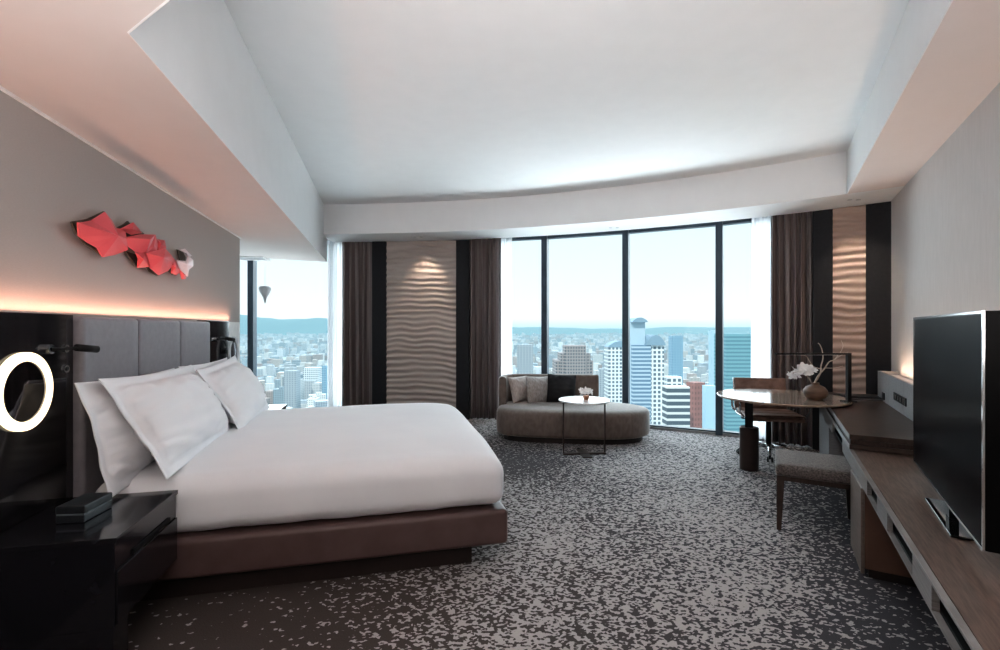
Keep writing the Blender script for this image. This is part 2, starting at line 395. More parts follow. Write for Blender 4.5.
# left bulkhead (in left frame): hugging the headboard wall, with a diagonal widening near the viewer
pa = rot(-TL, -1.26, 1.605); pb = rot(-TL, -.80, 1.307)
far_t = 7.63
bm = bmesh.new()
prism(bm, [(-1.55,-2.5),(-1.55,5.80),(-4.6,5.80),(-4.6,6.78),(-.843,far_t-.02),pa,pb,(pb[0],-2.5)], HL, HC-.002)
# thin ledge where the LED slot meets the wall
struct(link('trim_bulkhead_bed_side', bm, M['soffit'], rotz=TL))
bm = bmesh.new(); prism(bm, [(-.843,6.2),(-.838,6.2),(-.838,far_t-.02),(-.843,far_t-.02)], HL, HB); 
bm.free()
# smooth pale face skin of that bulkhead
bm = bmesh.new()
prism(bm, [(-.843,far_t-.02),pa,pb,(pb[0],-2.5),(pb[0]+.006,-2.5),(pb[0]+.006,pb[1]+.003),(pa[0]+.003,pa[1]+.006),(-.837,far_t-.02)], HL-.001, HC-.002)
struct(link('trim_bulkhead_face', bm, M['ceiling'], rotz=TL))
# right bulkhead
bm = bmesh.new(); prism(bm, [(.637,-3),(1.07,-3),(1.07,6.6),(.637,6.6)], HB+.001, HC-.002)
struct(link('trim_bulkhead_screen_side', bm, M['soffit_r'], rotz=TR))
bm = bmesh.new(); prism(bm, [(.631,-3),(.637,-3),(.637,5.87),(.631,5.87)], HB, HC-.002)
struct(link('trim_bulkhead_edge', bm, M['ceiling'], rotz=TR))
# walls
bm = bmesh.new(); box(bm, -1.75, -1.55, -2.8, 5.79, 0, HC); struct(link('wall_left', bm, M['wall_l'], rotz=TL))
bm = bmesh.new(); box(bm, -4.4, -1.75, 5.59, 5.79, 0, HC); struct(link('wall_alcove', bm, M['white'], rotz=TL))
bm = bmesh.new(); box(bm, 1.07, 1.27, -2.5, 6.41, 0, HC); struct(link('wall_right', bm, M['wall_r'], rotz=TR))
bm = bmesh.new(); box(bm, -3.6, 3.6, -2.2, -2.0, 0, HC); struct(link('wall_back', bm, M['wall_b']))
bm = bmesh.new(); xx = -6.4; box(bm, xx-.2, xx, 3.5, arc_at(xx,FAC), 0, HC); struct(link('wall_far_left', bm, M['white']))
# LED slot line on the wall/bulkhead seam
bm = bmesh.new(); box(bm, -1.549, -1.535, -1.5, 5.79, HL-.012, HL-.001)
struct(link('trim_slot_line', bm, M['white'], rotz=TL))
# skirting
bm = bmesh.new(); box(bm, -1.548, -1.535, -2, 2.2, 0, .09); struct(link('baseboard_left', bm, M['dark_panel'], rotz=TL))
# heart of the alcove ceiling: air grille
gx = ray_arc(250, .30)
vent = thing('ceiling_vent', 'white slotted air grille in the low ceiling by the left window', 'vent', (-3.75, 6.75, HL), math.radians(8))
bm = bmesh.new(); box(bm,-.42,.42,-.16,-.13,-.015,0); box(bm,-.42,.42,.13,.16,-.015,0); box(bm,-.42,-.39,-.13,.13,-.015,0); box(bm,.39,.42,-.13,.13,-.015,0)
link('frame', bm, M['white'], vent)
bm = bmesh.new()
for i in range(5): box(bm,-.39,.39,-.11+i*.05,-.085+i*.05,-.012,-.002)
link('slats', bm, M['ring_off'], vent)

# facade bays
xm = [-6.3,-5.15,-4.02,-2.72,-1.55,-.40,.70,1.80,2.905,3.9,5.0]
pm = [phi(x,FAC) for x in xm]
xs_px = {2:252,6:545,7:626,8:719.5}
for k,v in xs_px.items():
    q = ray_arc(v, FAC-.03); pm[k] = math.asin((q[0]-cen[0])/(R0+FAC-.03))
for i in range(len(pm)-1):
    p0,p1 = pm[i],pm[i+1]
    bm = bmesh.new()
    c = pol(p0, FAC-.02); obox(bm, c, -p0, .085, .16, 0, 2.95)
    a = pol(p0,FAC); b_ = pol(p1,FAC); ang = math.atan2(b_[1]-a[1], b_[0]-a[0]); ln = math.hypot(b_[0]-a[0],b_[1]-a[1]); mid = ((a[0]+b_[0])/2,(a[1]+b_[1])/2)
    obox(bm, mid, ang, ln-.07, .10, 0, .045); obox(bm, mid, ang, ln-.07, .10, 2.755, 2.93)
    w = struct(link('window_%d'%(i+1), bm, M['frame']))
    bm = bmesh.new(); mo = (mid[0]+math.sin(ang)*.065, mid[1]-math.cos(ang)*.065)
    obox(bm, mo, ang, ln-.09, .03, 0, .028); link('sill_rail', bm, M['rail'], w)
    bm = bmesh.new(); obox(bm, (mid[0]-math.sin(ang)*.02,mid[1]+math.cos(ang)*.02), ang, ln-.08, .012, .045, 2.755); link('pane', bm, M['glass'], w)

# ------------------------------------------------------------------ wave panels between dark boards
def wave_unit(name, label, A, B, wa, wb, depth, seed, wm='wave'):
    """A,B: ends of the front face on plan; wave insert between fractions wa..wb"""
    A = Vector(A); B = Vector(B); d = (B-A); ln = d.length; ang = math.atan2(d.y,d.x)
    t = thing(name, label, 'wall panel', (A.x,A.y,0), ang)
    a = wa*ln; b_ = wb*ln
    bm = bmesh.new(); box(bm, 0, a, 0, depth, 0, HB-.004); link('side_board', bm, M['dark_panel'], t)
    bm = bmesh.new(); box(bm, b_, ln, 0, depth, 0, HB-.004); link('side_board', bm, M['dark_panel'], t)
    bm = bmesh.new(); nx, nz = 26, 300; g = []
    for k in range(nz+1):
        z = HB-.004-(HB-.004-.02)*k/nz; row = []
        for i in range(nx+1):
            x = a+(b_-a)*i/nx
            w = noise.noise(Vector((x*1.3+seed, z*.8, seed)))*2.6 + noise.noise(Vector((x*3.2+seed, z*3.5, 7)))*1.5 + noise.noise(Vector((x*5+seed, z*9, 17)))*.5
            ph = z*2*PI/.09 + w*1.6
            s = math.sin(ph); h = (abs(s)**.8)*(1 if s > 0 else -1)
            amp = .014*(.75+.9*noise.noise(Vector((x*1.5, z*5, seed+3))))
            row.append(bm.verts.new((x, -.004-amp*h+.012, z)))
        g.append(row)
    for k in range(nz):
        for i in range(nx): bm.faces.new((g[k][i],g[k][i+1],g[k+1][i+1],g[k+1][i]))
    link('wave_insert', bm, M[wm], t, smooth=True)
    bm = bmesh.new(); box(bm, a, b_, .04, depth, 0, HB-.004); link('backing_board', bm, M['dark_panel'], t)
    return t
wave_unit('wave_panel', 'broad sculpted wave wall panel between dark boards behind the bed', (-1.985,7.37), (-.474,7.262), .150, .868, .30, 1.3)
wave_unit('wave_panel', 'narrow sculpted wave wall panel in the corner behind the round table', (3.60,5.47), (4.145,5.025), .27, .69, .26, 8.1, 'wave_bronze')

# ------------------------------------------------------------------ curtains
def curtain(name, label, cat, pts_off, p0, p1, folds, amp, matl, z0=.012, z1=2.84, flare=1.0, seed=0, nz=14):
    t = None; bm = bmesh.new(); n = folds*10; rows = []
    for k in range(nz+1):
        f = k/nz; z = z1+(z0-z1)*f; row = []
        for i in range(n+1):
            u = i/n; uu = u + .010*math.sin(f*3+u*9+seed)
            off = pts_off + amp*(.72+.28*f)*math.sin(u*folds*2*PI+seed+.5*math.sin(u*17+seed)) + .25*amp*math.sin(u*folds*4.7*PI+seed*2)
            off += .10*amp*math.sin(f*5+u*11)
            c = pol(p0+(p1-p0)*((uu-.5)*(1+(flare-1)*f)+.5), off); row.append(bm.verts.new((*c,z)))
        rows.append(row)
    for k in range(nz):
        for i in range(n): bm.faces.new((rows[k][i],rows[k][i+1],rows[k+1][i+1],rows[k+1][i]))
    o = link(name, bm, matl, smooth=True)
    if matl is M['curtain']:
        m = o.modifiers.new('s','SOLIDIFY'); m.thickness = .004
    return tag(o, label, cat)
def pphi(px, off): q = ray_arc(px, off); return math.asin((q[0]-cen[0])/(R0+off))
curtain('curtain', 'brown pleated curtain left of the broad wave panel', 'curtain', .74, pphi(341,.74), pphi(374,.74), 5, .048, M['curtain'], seed=1)
curtain('curtain', 'brown pleated curtain hanging beside the daybed', 'curtain', .74, pphi(469,.74), pphi(501,.74), 5, .048, M['curtain'], seed=2.2, flare=.93)
curtain('curtain', 'brown pleated curtain behind the office chair and round table', 'curtain', .73, pphi(771,.73), pphi(816,.73), 6, .048, M['curtain'], seed=3.1)
curtain('sheer_curtain', 'white sheer curtain at the far left window beyond the bed', 'curtain', .78, pphi(327,.78), pphi(345,.78), 4, .025, M['sheer'], seed=.4)
curtain('sheer_curtain', 'white sheer curtain gathered at the left edge of the big window behind the daybed', 'curtain', .83, pphi(495,.83), pphi(512,.83), 4, .022, M['sheer'], seed=1.4)
curtain('sheer_curtain', 'white sheer curtain at the right edge of the big window beside the round table', 'curtain', .83, pphi(751.5,.83), pphi(776,.83), 4, .025, M['sheer'], seed=2.4, flare=1.05)

# ------------------------------------------------------------------ headboard wall
def lpart(bm, name, m, parent, smooth=False): return link(name, bm, m, parent, smooth)
hb = thing('headboard', 'grey leather headboard of three tall upholstered pads behind the bed', 'headboard', LP(-1.55,2.67), TL)
for y0,y1 in ((.085,.635),(.638,1.235),(1.238,1.85)):
    bm = bmesh.new()
    softbox(bm, .03, .115, y0, y1, .28, 1.455, .022, nx=2, ny=6, nz=10)
    lpart(bm, 'pad', M['headboard'], hb, True)
bm = bmesh.new(); box(bm, .002, .045, .083, 1.86, .05, 1.45); lpart(bm, 'backing', M['black_matte'], hb)
bm = bmesh.new(); box(bm, .045, .1, .083, 1.86, .0, .26); lpart(bm, 'lower_rail', M['bedbase'], hb)

def side_panel(label, t0, t1, tl=None):
    p = thing('headboard_side_panel', label, 'wall panel', LP(-1.55,t0), TL)
    bm = bmesh.new(); box(bm, .002, .075, 0, t1-t0, 0.0, 1.465); o = lpart(bm, 'board', M['black_gloss'], p); bevel(o,.003)
    return p
pn = side_panel('tall black lacquered side panel left of the headboard', .6, 2.75)
bm = bmesh.new(); box(bm, .0755, .079, 1.55, 2.0, .45, 1.44); 
bm.free()
pf = side_panel('tall black lacquered side panel right of the headboard', 4.535, 5.15)
bm = bmesh.new(); box(bm, -1.548, -1.475, 5.153, 5.51, 0, 1.46)
tag(link('end_panel', bm, M['white'], rotz=TL), 'narrow white end panel between black panel and left window', 'wall panel')
# switches
for zz, lab in ((1.322,'round chrome reading light switch, upper one on the near black panel'),(1.225,'round chrome socket, lower one on the near black panel')):
    t = thing('wall_switch', lab, 'switch', LP(-1.4735,2.69,zz-.02), TL)
    bm = bmesh.new(); tube(bm, [(-.001,0,0),(.006,0,0)], .019, 20); lpart(bm,'ring',M['chrome'],t)
    bm = bmesh.new(); tube(bm, [(.006,0,0),(.009,0,0)], .010, 16); lpart(bm,'button',M['black_matte'],t)
def reading_light(label, t, z, sgn=1):
    r = thing('reading_light', label, 'lamp', LP(-1.474,t,z), TL)
    bm = bmesh.new(); tube(bm, [(0,0,0),(.02,0,0)], .022, 16); lpart(bm,'mount',M['chrome'],r)
    bm = bmesh.new(); tube(bm, [(.02,0,0),(.05,.03*sgn,0),(.07,.09*sgn,0)], .008, 8); lpart(bm,'arm',M['black_matte'],r)
    bm = bmesh.new(); tube(bm, [(.068,.085*sgn,.003),(.10,.185*sgn,-.010)], .017, 14); lpart(bm,'lamp_head',M['black_matte'],r,True)
    return r
reading_light('black cylinder reading light on a swivel arm, over the near pillows', 2.56, 1.305)
reading_light('small chrome reading light on the far black panel, by the far ring lamp', 4.75, 1.30)

def ring_lamp(label, t, z, ringmat, rr=.165, out=0, band=.038):
    r = thing('ring_mirror_lamp', label, 'lamp', LP(-1.475+out,t,z), TL)
    bm = bmesh.new(); seg=64; prof=[(rr-band,.0),(rr,.0),(rr,.016),(rr-band,.016)]
    rings=[]
    for i in range(seg):
        a=2*PI*i/seg; rings.append([bm.verts.new((h,rad*math.cos(a),rad*math.sin(a))) for rad,h in prof])
    for i in range(seg):
        A=rings[i];B=rings[(i+1)%seg]
        for k in range(4): bm.faces.new((A[k],A[(k+1)%4],B[(k+1)%4],B[k]))
    lpart(bm,'light_ring',ringmat,r)
    bm = bmesh.new(); tube(bm, [(0.0,0,0),(.010,0,0)], rr-band+.002, 48); lpart(bm,'mirror',M['mirror'],r)
    if out:
        bm = bmesh.new(); tube(bm, [(-out,0,0),(0,0,0)], .02, 12); lpart(bm,'bracket',M['chrome'],r)
    return r
ring_lamp('glowing round ring lamp with mirror centre above the near nightstand', 2.413, 1.133, M['ring'])
ring_lamp('unlit grey round mirror lamp beside the far nightstand', 5.12, 1.17, M['ring_off'], .145, .04)

# ------------------------------------------------------------------ bed
bed = thing('bed', 'king size bed with white duvet on a brown leather platform base', 'bed', LP(-1.43,3.81), TL)
L_ = 2.13; hw = 1.10
bm = bmesh.new(); softbox(bm, 0, L_+.01, -1.115, 1.115, .13, .335, .028, nx=14, ny=8, nz=3); lpart(bm,'platform',M['bedbase'],bed,True)
bm = bmesh.new(); box(bm, 0.0, L_-.19, -1.01, .98, 0, .135); lpart(bm,'plinth',M['plinth'],bed)
def sm(a,b,v):
    u = min(1,max(0,(v-a)/(b-a))); return u*u*(3-2*u)
def duv(p):
    n1 = noise.noise(Vector((p.x*1.6,p.y*1.5,p.z*2+4))); n2 = noise.noise(Vector((p.x*5,p.y*2.6,p.z*2)))
    q = p.copy(); w = sm(.345,.66,p.z)
    q.z += w*(.012*n1+.003*n2 - .045*max(0,(abs(p.y)-.62)/.48)**2 - .03*max(0,(p.x-1.8)/.33)**2 + .014*math.exp(-(p.y**2)/.5))
    ed = sm(.85,1.0,abs(p.y)); q.y += ed*(.012*n1+.008*n2+.012*math.sin(PI*min(1,max(0,(p.z-.337)/.33))))*(1 if p.y>0 else -1)
    if p.z < .40: q.z += .006*(1+noise.noise(Vector((p.x*7,p.y*7,1))))
    if p.x > 2.0: q.x += .008*n1
    q.z -= w*.015*max(0,1-p.x/.75)
    return q
bm = bmesh.new(); softbox(bm, .03, L_, -hw, hw, .337, .675, .085, nx=44, ny=44, nz=9, fn=duv)
lpart(bm,'duvet',M['linen'],bed,True)

def pillow_mesh(bm, W, Hh, T, flange=.05, seed=0, nu=44, nv=34):
    grid = {}
    def prof(u):
        return max(0,1-abs(u)**2.4)**.55
    for side in (1,-1):
        for i in range(nu+1):
            for j in range(nv+1):
                u = -1+2*i/nu; v = -1+2*j/nv
                x = u*W/2; y = v*Hh/2
                iu = min(1,abs(x)/(W/2-flange)); iv = min(1,abs(y)/(Hh/2-flange))
                h = prof(iu)*prof(iv)
                # corners pull in slightly
                x *= 1-.035*(v*v)*(1-u*u)*0 - .03*(1-abs(u))*0
                pin = 1-.055*(1-u*u)*abs(v)**3; y *= pin; x *= 1-.05*(1-v*v)*abs(u)**3
                cr = noise.noise(Vector((u*2.2+seed,v*2+seed,side)))+.35*noise.noise(Vector((u*5+seed,v*4.5-seed,side*2))) ; fold = noise.noise(Vector((u*7*abs(v)+seed, v*5+seed*2, 3)))
                z = side*(T/2*h*(1+.12*cr) + .026*fold*(1-.55*h)*min(1,h*5) + .0025)
                z += .012*noise.noise(Vector((u*2.5+seed*3,v*2.5,9)))*(1-h)
                grid[(side,i,j)] = bm.verts.new((x,y,z))
        for i in range(nu):
            for j in range(nv):
                bm.faces.new((grid[(side,i,j)],grid[(side,i+1,j)],grid[(side,i+1,j+1)],grid[(side,i,j+1)]))
    B = [(i,0) for i in range(nu)]+[(nu,j) for j in range(nv)]+[(i,nv) for i in range(nu,0,-1)]+[(0,j) for j in range(nv,0,-1)]
    for k in range(len(B)):
        a, b_ = B[k], B[(k+1)%len(B)]
        bm.faces.new((grid[(1,)+a],grid[(1,)+b_],grid[(-1,)+b_],grid[(-1,)+a]))
def place_local(o, s, t, z, lean, spin=0, yaw=0, frame=TL):
    """mesh x = width along wall, y = height, z = thickness (facing room); lean = tilt back from vertical"""
    Rm = Matrix.Rotation(frame+yaw,4,'Z') @ Matrix(((0,-math.sin(lean),math.cos(lean),0),(1,0,0,0),(0,math.cos(lean),math.sin(lean),0),(0,0,0,1))) @ Matrix.Rotation(spin,4,'Z')
    x, y = rot(frame, s, t); o.matrix_world = Matrix.Translation((x,y,z)) @ Rm
def pillow(label, W, Hh, T, s, t, z, lean, spin, yaw, seed, group='pillows on the bed'):
    bm = bmesh.new(); pillow_mesh(bm, W, Hh, T, .058, seed, 60, 44)
    o = link('pillow', bm, M['linen'], smooth=True); place_local(o, s, t, z, lean, spin, yaw); return tag(o, label, 'pillow', group)
pillow('white pillow against the headboard behind the near front pillow', 1.04, .56, .18, -1.30, 3.08, .87, math.radians(14), math.radians(-1), 0, 2)
pillow('white pillow against the headboard behind the far front pillow', 1.02, .56, .18, -1.30, 4.20, .865, math.radians(14), 0, 0, 5)
pillow('large white flanged pillow leaning in front, nearest the ring lamp', 1.16, .58, .25, -1.19, 3.24, .895, math.radians(31), math.radians(-1), math.radians(1), 8)
pillow('large white flanged pillow leaning in front, nearest the window', 1.14, .58, .25, -1.15, 4.27, .88, math.radians(31), math.radians(2), math.radians(3), 11)

# ------------------------------------------------------------------ nightstands
def nightstand(label, t0, t1):
    n = thing('nightstand', label, 'nightstand', LP(-1.47,t0), TL); w = t1-t0; H = .04
    bm = bmesh.new(); box(bm, 0,.46,0,w,.24,.568); o = lpart(bm,'body',M['night_gloss'],n); bevel(o,.003)
    bm = bmesh.new(); box(bm, 0,.468,-.004,w+.004,.569,.59); o = lpart(bm,'top',M['night_gloss'],n); bevel(o,.002)
    bm = bmesh.new(); box(bm, .4605,.4675,.004,w-.004,.25,.455); d = lpart(bm,'drawer',M['night_gloss'],n); bevel(d,.002)
    bm = bmesh.new(); box(bm, .4605,.467,.13,w-.08,.465,.485); lpart(bm,'pull_slot',M['black_matte'],d)
    bm = bmesh.new(); box(bm, 0,.455,.0,.11,0,.24); o = lpart(bm,'leg',M['night_gloss'],n)
    bm = bmesh.new(); box(bm, 0,.12,.10,w-.02,0,.24); lpart(bm,'back_support',M['black_matte'],n)
    return n
nightstand('black lacquered nightstand with drawer at the near side of the bed', 2.135, 2.69)
nightstand('dark nightstand mostly hidden beyond the far side of the bed', 4.96, 5.45)
nb = thing('notebook_box', 'small black box with blue grey edges lying on the near nightstand', 'box', LP(-1.255,2.42,.5905), TL-.12)
bm = bmesh.new(); softbox(bm,-.055,.055,-.085,.085,0,.032,.005,nx=2,ny=2,nz=1); lpart(bm,'tray',M['book'],nb,True)
bm = bmesh.new(); box(bm,-.053,.053,-.083,.083,.032,.037); lpart(bm,'edge_band',M['page'],nb)
bm = bmesh.new(); softbox(bm,-.056,.056,-.086,.086,.037,.070,.006,nx=2,ny=2,nz=1); lpart(bm,'lid',M['book'],nb,True)

# ------------------------------------------------------------------ wall art
def wallpt(px, py, off=.05):
    # point on the headboard wall plane seen at a pixel of the reference -> (t,z)
    k = (px-CX)/F; s = -1.55+off
    Y = s/(k*math.cos(TL)+math.sin(TL)); x = k*Y
    t = -x*math.sin(TL)+Y*math.cos(TL); return t, EYE-(py-HY)/F*Y
art = thing('wall_sculpture', 'folded coral red wall sculpture of faceted shells above the bed', 'wall art', LP(-1.55,3.2,1.9), TL)
def zz(u, v): return (60+u*.15, 200+v*.15)
def facet(name, poly, apex, ridge, m, h0=.03, h1=.10, dark=True):
    """poly in zoomed pixels; apex=(u,v) raised; each rim point may have own offset"""
    bm = bmesh.new(); rim = []; base = []
    for k,(u,v,h) in enumerate(poly):
        t,z = wallpt(*zz(u,v),off=h); rim.append(bm.verts.new((h,t-3.2,z-1.9)))
        base.append(bm.verts.new((.002,t-3.2+.02*0,z-1.9)))
    t,z = wallpt(*zz(*apex[:2]),off=apex[2]); ap = bm.verts.new((apex[2],t-3.2,z-1.9))
    n = len(rim)
    for i in range(n): bm.faces.new((rim[i],rim[(i+1)%n],ap))
    o = link(name, bm, [m,M['olive']], art, recalc=False)
    md = o.modifiers.new('s','SOLIDIFY'); md.thickness = .008; md.offset = 0
    md.material_offset_rim = 0
    return o
def back(poly, h=.012):
    bm = bmesh.new(); vs=[]
    for u,v in poly:
        t,z = wallpt(*zz(u,v), off=h); vs.append(bm.verts.new((h,t-3.2,z-1.9)))
    bm.faces.new(vs); o = link('olive_board', bm, M['olive'], art)  # flat dark olive plate set behind the shell rims
    md = o.modifiers.new('s','SOLIDIFY'); md.thickness=.008
back([(65,145),(180,125),(285,75),(300,110),(200,160),(140,190),(135,250),(100,225)])
back([(110,235),(200,270),(300,340),(280,380),(225,335),(150,285)])
back([(375,185),(420,160),(445,140),(465,165),(520,200),(555,225),(470,250),(405,245)])
back([(425,340),(520,370),(530,440),(505,448),(460,385)])
back([(575,440),(660,480),(700,485),(655,505),(600,480)])
back([(775,330),(815,350),(830,380),(830,410),(795,410)])
back([(700,460),(760,440),(745,500)])
facet('shell', [(118,150,.09),(200,140,.05),(295,80,.06),(340,135,.05),(370,190,.05),(430,195,.04),(440,260,.08),(450,330,.05),(360,365,.04),(280,380,.05),(245,320,.05),(180,285,.05),(120,240,.06)], (385,240,.11), None, M['coral'])
facet('shell', [(400,195,.06),(485,150,.05),(515,185,.04),(545,220,.04),(470,230,.04)], (480,195,.08), None, M['coral'])
facet('shell', [(415,250,.08),(530,232,.06),(632,232,.07),(600,300,.08),(570,350,.07),(500,345,.05),(440,300,.06)], (600,262,.12), None, M['coral'])
facet('shell', [(632,232,.07),(650,290,.05),(640,345,.06),(600,365,.06),(570,350,.07),(600,300,.08)], (622,310,.09), None, M['coral'])
facet('shell', [(640,262,.05),(695,270,.04),(705,320,.05),(650,335,.05)], (675,295,.075), None, M['coral'])
facet('shell', [(500,350,.06),(560,350,.06),(595,400,.05),(590,445,.04),(515,450,.04),(520,390,.05)], (555,395,.085), None, M['coral'])
facet('shell', [(570,352,.08),(700,325,.07),(745,375,.07),(760,420,.07),(720,470,.06),(655,500,.05),(600,455,.06),(590,395,.07)], (690,385,.12), None, M['coral'])
facet('shell', [(745,380,.06),(780,420,.06),(810,470,.05),(770,500,.05),(740,485,.05),(745,430,.07)], (770,450,.09), None, M['coral'])
facet('shell', [(790,455,.05),(845,480,.05),(835,525,.05),(812,528,.05)], (825,500,.07), None, M['coral'])
facet('shell', [(775,400,.08),(840,410,.08),(855,375,.07),(885,400,.06),(885,440,.06),(855,465,.06),(850,510,.06),(800,465,.07)], (845,430,.10), None, M['pinkwhite'])
facet('shell', [(790,330,.07),(830,325,.06),(875,370,.05),(850,385,.05),(835,350,.06)], (845,355,.08), None, M['pinkwhite'])

# ------------------------------------------------------------------ daybed
db = thing('daybed', 'rounded taupe upholstered daybed with low back in front of the window', 'daybed', (.93,6.12,0), math.radians(-8))
def dcontour(grow, n=64, hx=.96, hy=.475):
    pts = []
    for i in range(n):
        a = 2*PI*i/n; c, s = math.cos(a), math.sin(a)
        ex = 2.3 if c > 0 else 4.2
        r = (abs(c)**ex+abs(s)**ex)**(-1/ex) if c<=0 else (abs(c)**ex+abs(s)**ex)**(-1/ex)
        # blend exponent across the middle for continuity
        k = (c+1)/2; ex = 4.5-(2.3*k); r = (abs(c)**ex+abs(s)**ex)**(-1/ex)
        pts.append(((hx+grow)*r*c, (hy+grow)*r*s))
    return pts
def loft(bm, rings, cap=True):
    R_ = [[bm.verts.new((x,y,z)) for x,y in pts] for pts,z in rings]
    n = len(R_[0])
    for A,B in zip(R_,R_[1:]):
        for i in range(n): bm.faces.new((A[i],A[(i+1)%n],B[(i+1)%n],B[i]))
    bm.faces.new(R_[0]); 
    c = bm.verts.new((0,0,rings[-1][1]+.0)); A = R_[-1]
    for i in range(n): bm.faces.new((A[i],A[(i+1)%n],c))
bm = bmesh.new(); loft(bm, [(dcontour(-.03),.075),(dcontour(-.008),.09),(dcontour(0),.12),(dcontour(.004),.22),(dcontour(0),.345),(dcontour(-.012),.375),(dcontour(-.04),.393),(dcontour(-.12),.402),(dcontour(-.28),.408)])
lpart(bm,'seat',M['sofa'],db,True)
bm = bmesh.new(); loft(bm, [(dcontour(-.09),0),(dcontour(-.09),.076)]); lpart(bm,'plinth',M['sofaplinth'],db)
# backrest: curved slab wrapping the left end
path = [(-.90,-.02),(-.925,.12),(-.90,.27),(-.80,.375),(-.62,.40),(-.3,.405),(.1,.405),(.36,.405)]
sp = arcpath([(x,y,0) for x,y in path],6)
bm = bmesh.new(); cols=[]
T_=.05
for i,p in enumerate(sp):
    d = (sp[min(i+1,len(sp)-1)]-sp[max(i-1,0)]).normalized(); nrm = Vector((-d.y,d.x,0))
    prof = [(-T_,.38),(-T_-.004,.55),(-T_+.003,.735),(-T_*.5,.757),(0,.763),(T_*.5,.757),(T_-.003,.735),(T_,.55),(T_,.38)]
    cols.append([bm.verts.new(p+nrm*a+Vector((0,0,b_))) for a,b_ in prof])
for A,B in zip(cols,cols[1:]):
    for k in range(len(A)): bm.faces.new((A[k],A[(k+1)%len(A)],B[(k+1)%len(A)],B[k]))
bm.faces.new(cols[0]); bm.faces.new(cols[-1])
o = lpart(bm,'backrest',M['sofa'],db,True); bevel(o,.012,2,60)
def cushion(label, m, x, y, z, W, lean, spin, yaw, seed, T=.14):
    bm = bmesh.new(); pillow_mesh(bm, W, W, T, .008, seed, 22, 22)
    o = link('cushion', bm, m, smooth=True)
    wx, wy = rot(math.radians(-8), x, y)
    # facing the camera: frame such that normal (local z) points to -Y
    Rm = Matrix.Rotation(math.radians(-8)+yaw,4,'Z') @ Matrix(((1,0,0,0),(0,math.sin(lean),-math.cos(lean),0),(0,math.cos(lean),-math.sin(lean)*-1,0),(0,0,0,1))) @ Matrix.Rotation(spin,4,'Z')
    o.matrix_world = Matrix.Translation((.93+wx,6.12+wy,z)) @ Rm
    return tag(o, label, 'cushion', 'cushions on the daybed')
cushion('champagne striped silky cushion, leftmost on the daybed', M['cush_l'], -.68, .24, .575, .35, math.radians(18), math.radians(3), math.radians(38), 1)
cushion('silver striped silky cushion in the middle of the daybed row', M['cush_s'], -.44, .22, .575, .36, math.radians(18), math.radians(-2), math.radians(28), 4)
cushion('black square cushion on the daybed, rightmost', M['cush_b'], -.14, .21, .590, .385, math.radians(16), math.radians(-3), math.radians(4), 7)

# side table with flower
st = thing('side_table', 'small round white topped side table on a slim bronze frame', 'table', (.935,5.28,0), math.radians(3))
bm = bmesh.new(); lathe(bm, [(0,.585),(.272,.585),(.283,.592),(.283,.602),(.278,.607),(0,.607)], seg=56); lpart(bm,'tabletop',M['marble'],st,True).modifiers.new('e','EDGE_SPLIT')
bm = bmesh.new()
for sx_ in (-.232,.232): box(bm, sx_-.006,sx_+.006,-.012,.012,.012,.585)
box(bm,-.238,.238,-.012,.012,.573,.585)
lpart(bm,'frame',M['bronze'],st)
bm = bmesh.new(); box(bm,-.24,.24,-.03,.03,0,.014); box(bm,-.05,.05,-.17,.17,0,.012); lpart(bm,'foot',M['bronze'],st)
fp = thing('flower_pot', 'tiny terracotta pot of white flowers on the white side table', 'flower', (.955,5.27,.6075))
bm = bmesh.new(); lathe(bm, [(0,0),(.026,0),(.034,.03),(.034,.045),(.028,.045),(0,.04)], seg=24); lpart(bm,'pot',M['terracotta'],fp,True)
def blossom(bm, c, r, seed, npet=5, tilt=0):
    rnd = random.Random(seed); c = Vector(c)
    ax = Vector((rnd.uniform(-.6,.6), rnd.uniform(-1,-.3), rnd.uniform(.1,.9))).normalized()
    a = ax.orthogonal().normalized(); b_ = ax.cross(a)
    for k in range(npet):
        an = 2*PI*k/npet+rnd.random()*.4; d = math.cos(an)*a+math.sin(an)*b_; s = ax.cross(d)
        p0 = bm.verts.new(c); L = [c+d*r*.5+s*r*.42+ax*r*.12, c+d*r+s*r*.2+ax*r*.22, c+d*r-s*r*.2+ax*r*.22, c+d*r*.5-s*r*.42+ax*r*.12]
        m_ = bm.verts.new(c+d*r*.6+ax*r*.02); vs = [bm.verts.new(q) for q in L]
        bm.faces.new((p0,vs[0],m_)); bm.faces.new((vs[0],vs[1],m_)); bm.faces.new((vs[1],vs[2],m_)); bm.faces.new((vs[2],vs[3],m_)); bm.faces.new((vs[3],p0,m_))
bm = bmesh.new(); rnd = random.Random(3)
for k in range(16):
    a = rnd.random()*2*PI; r = rnd.random()**.5*.062; blossom(bm, (r*math.cos(a), r*math.sin(a)*.8, .062+.045*rnd.random()*(1-r*6)+.01), .034, k)
lpart(bm,'flowers',M['petal'],fp)

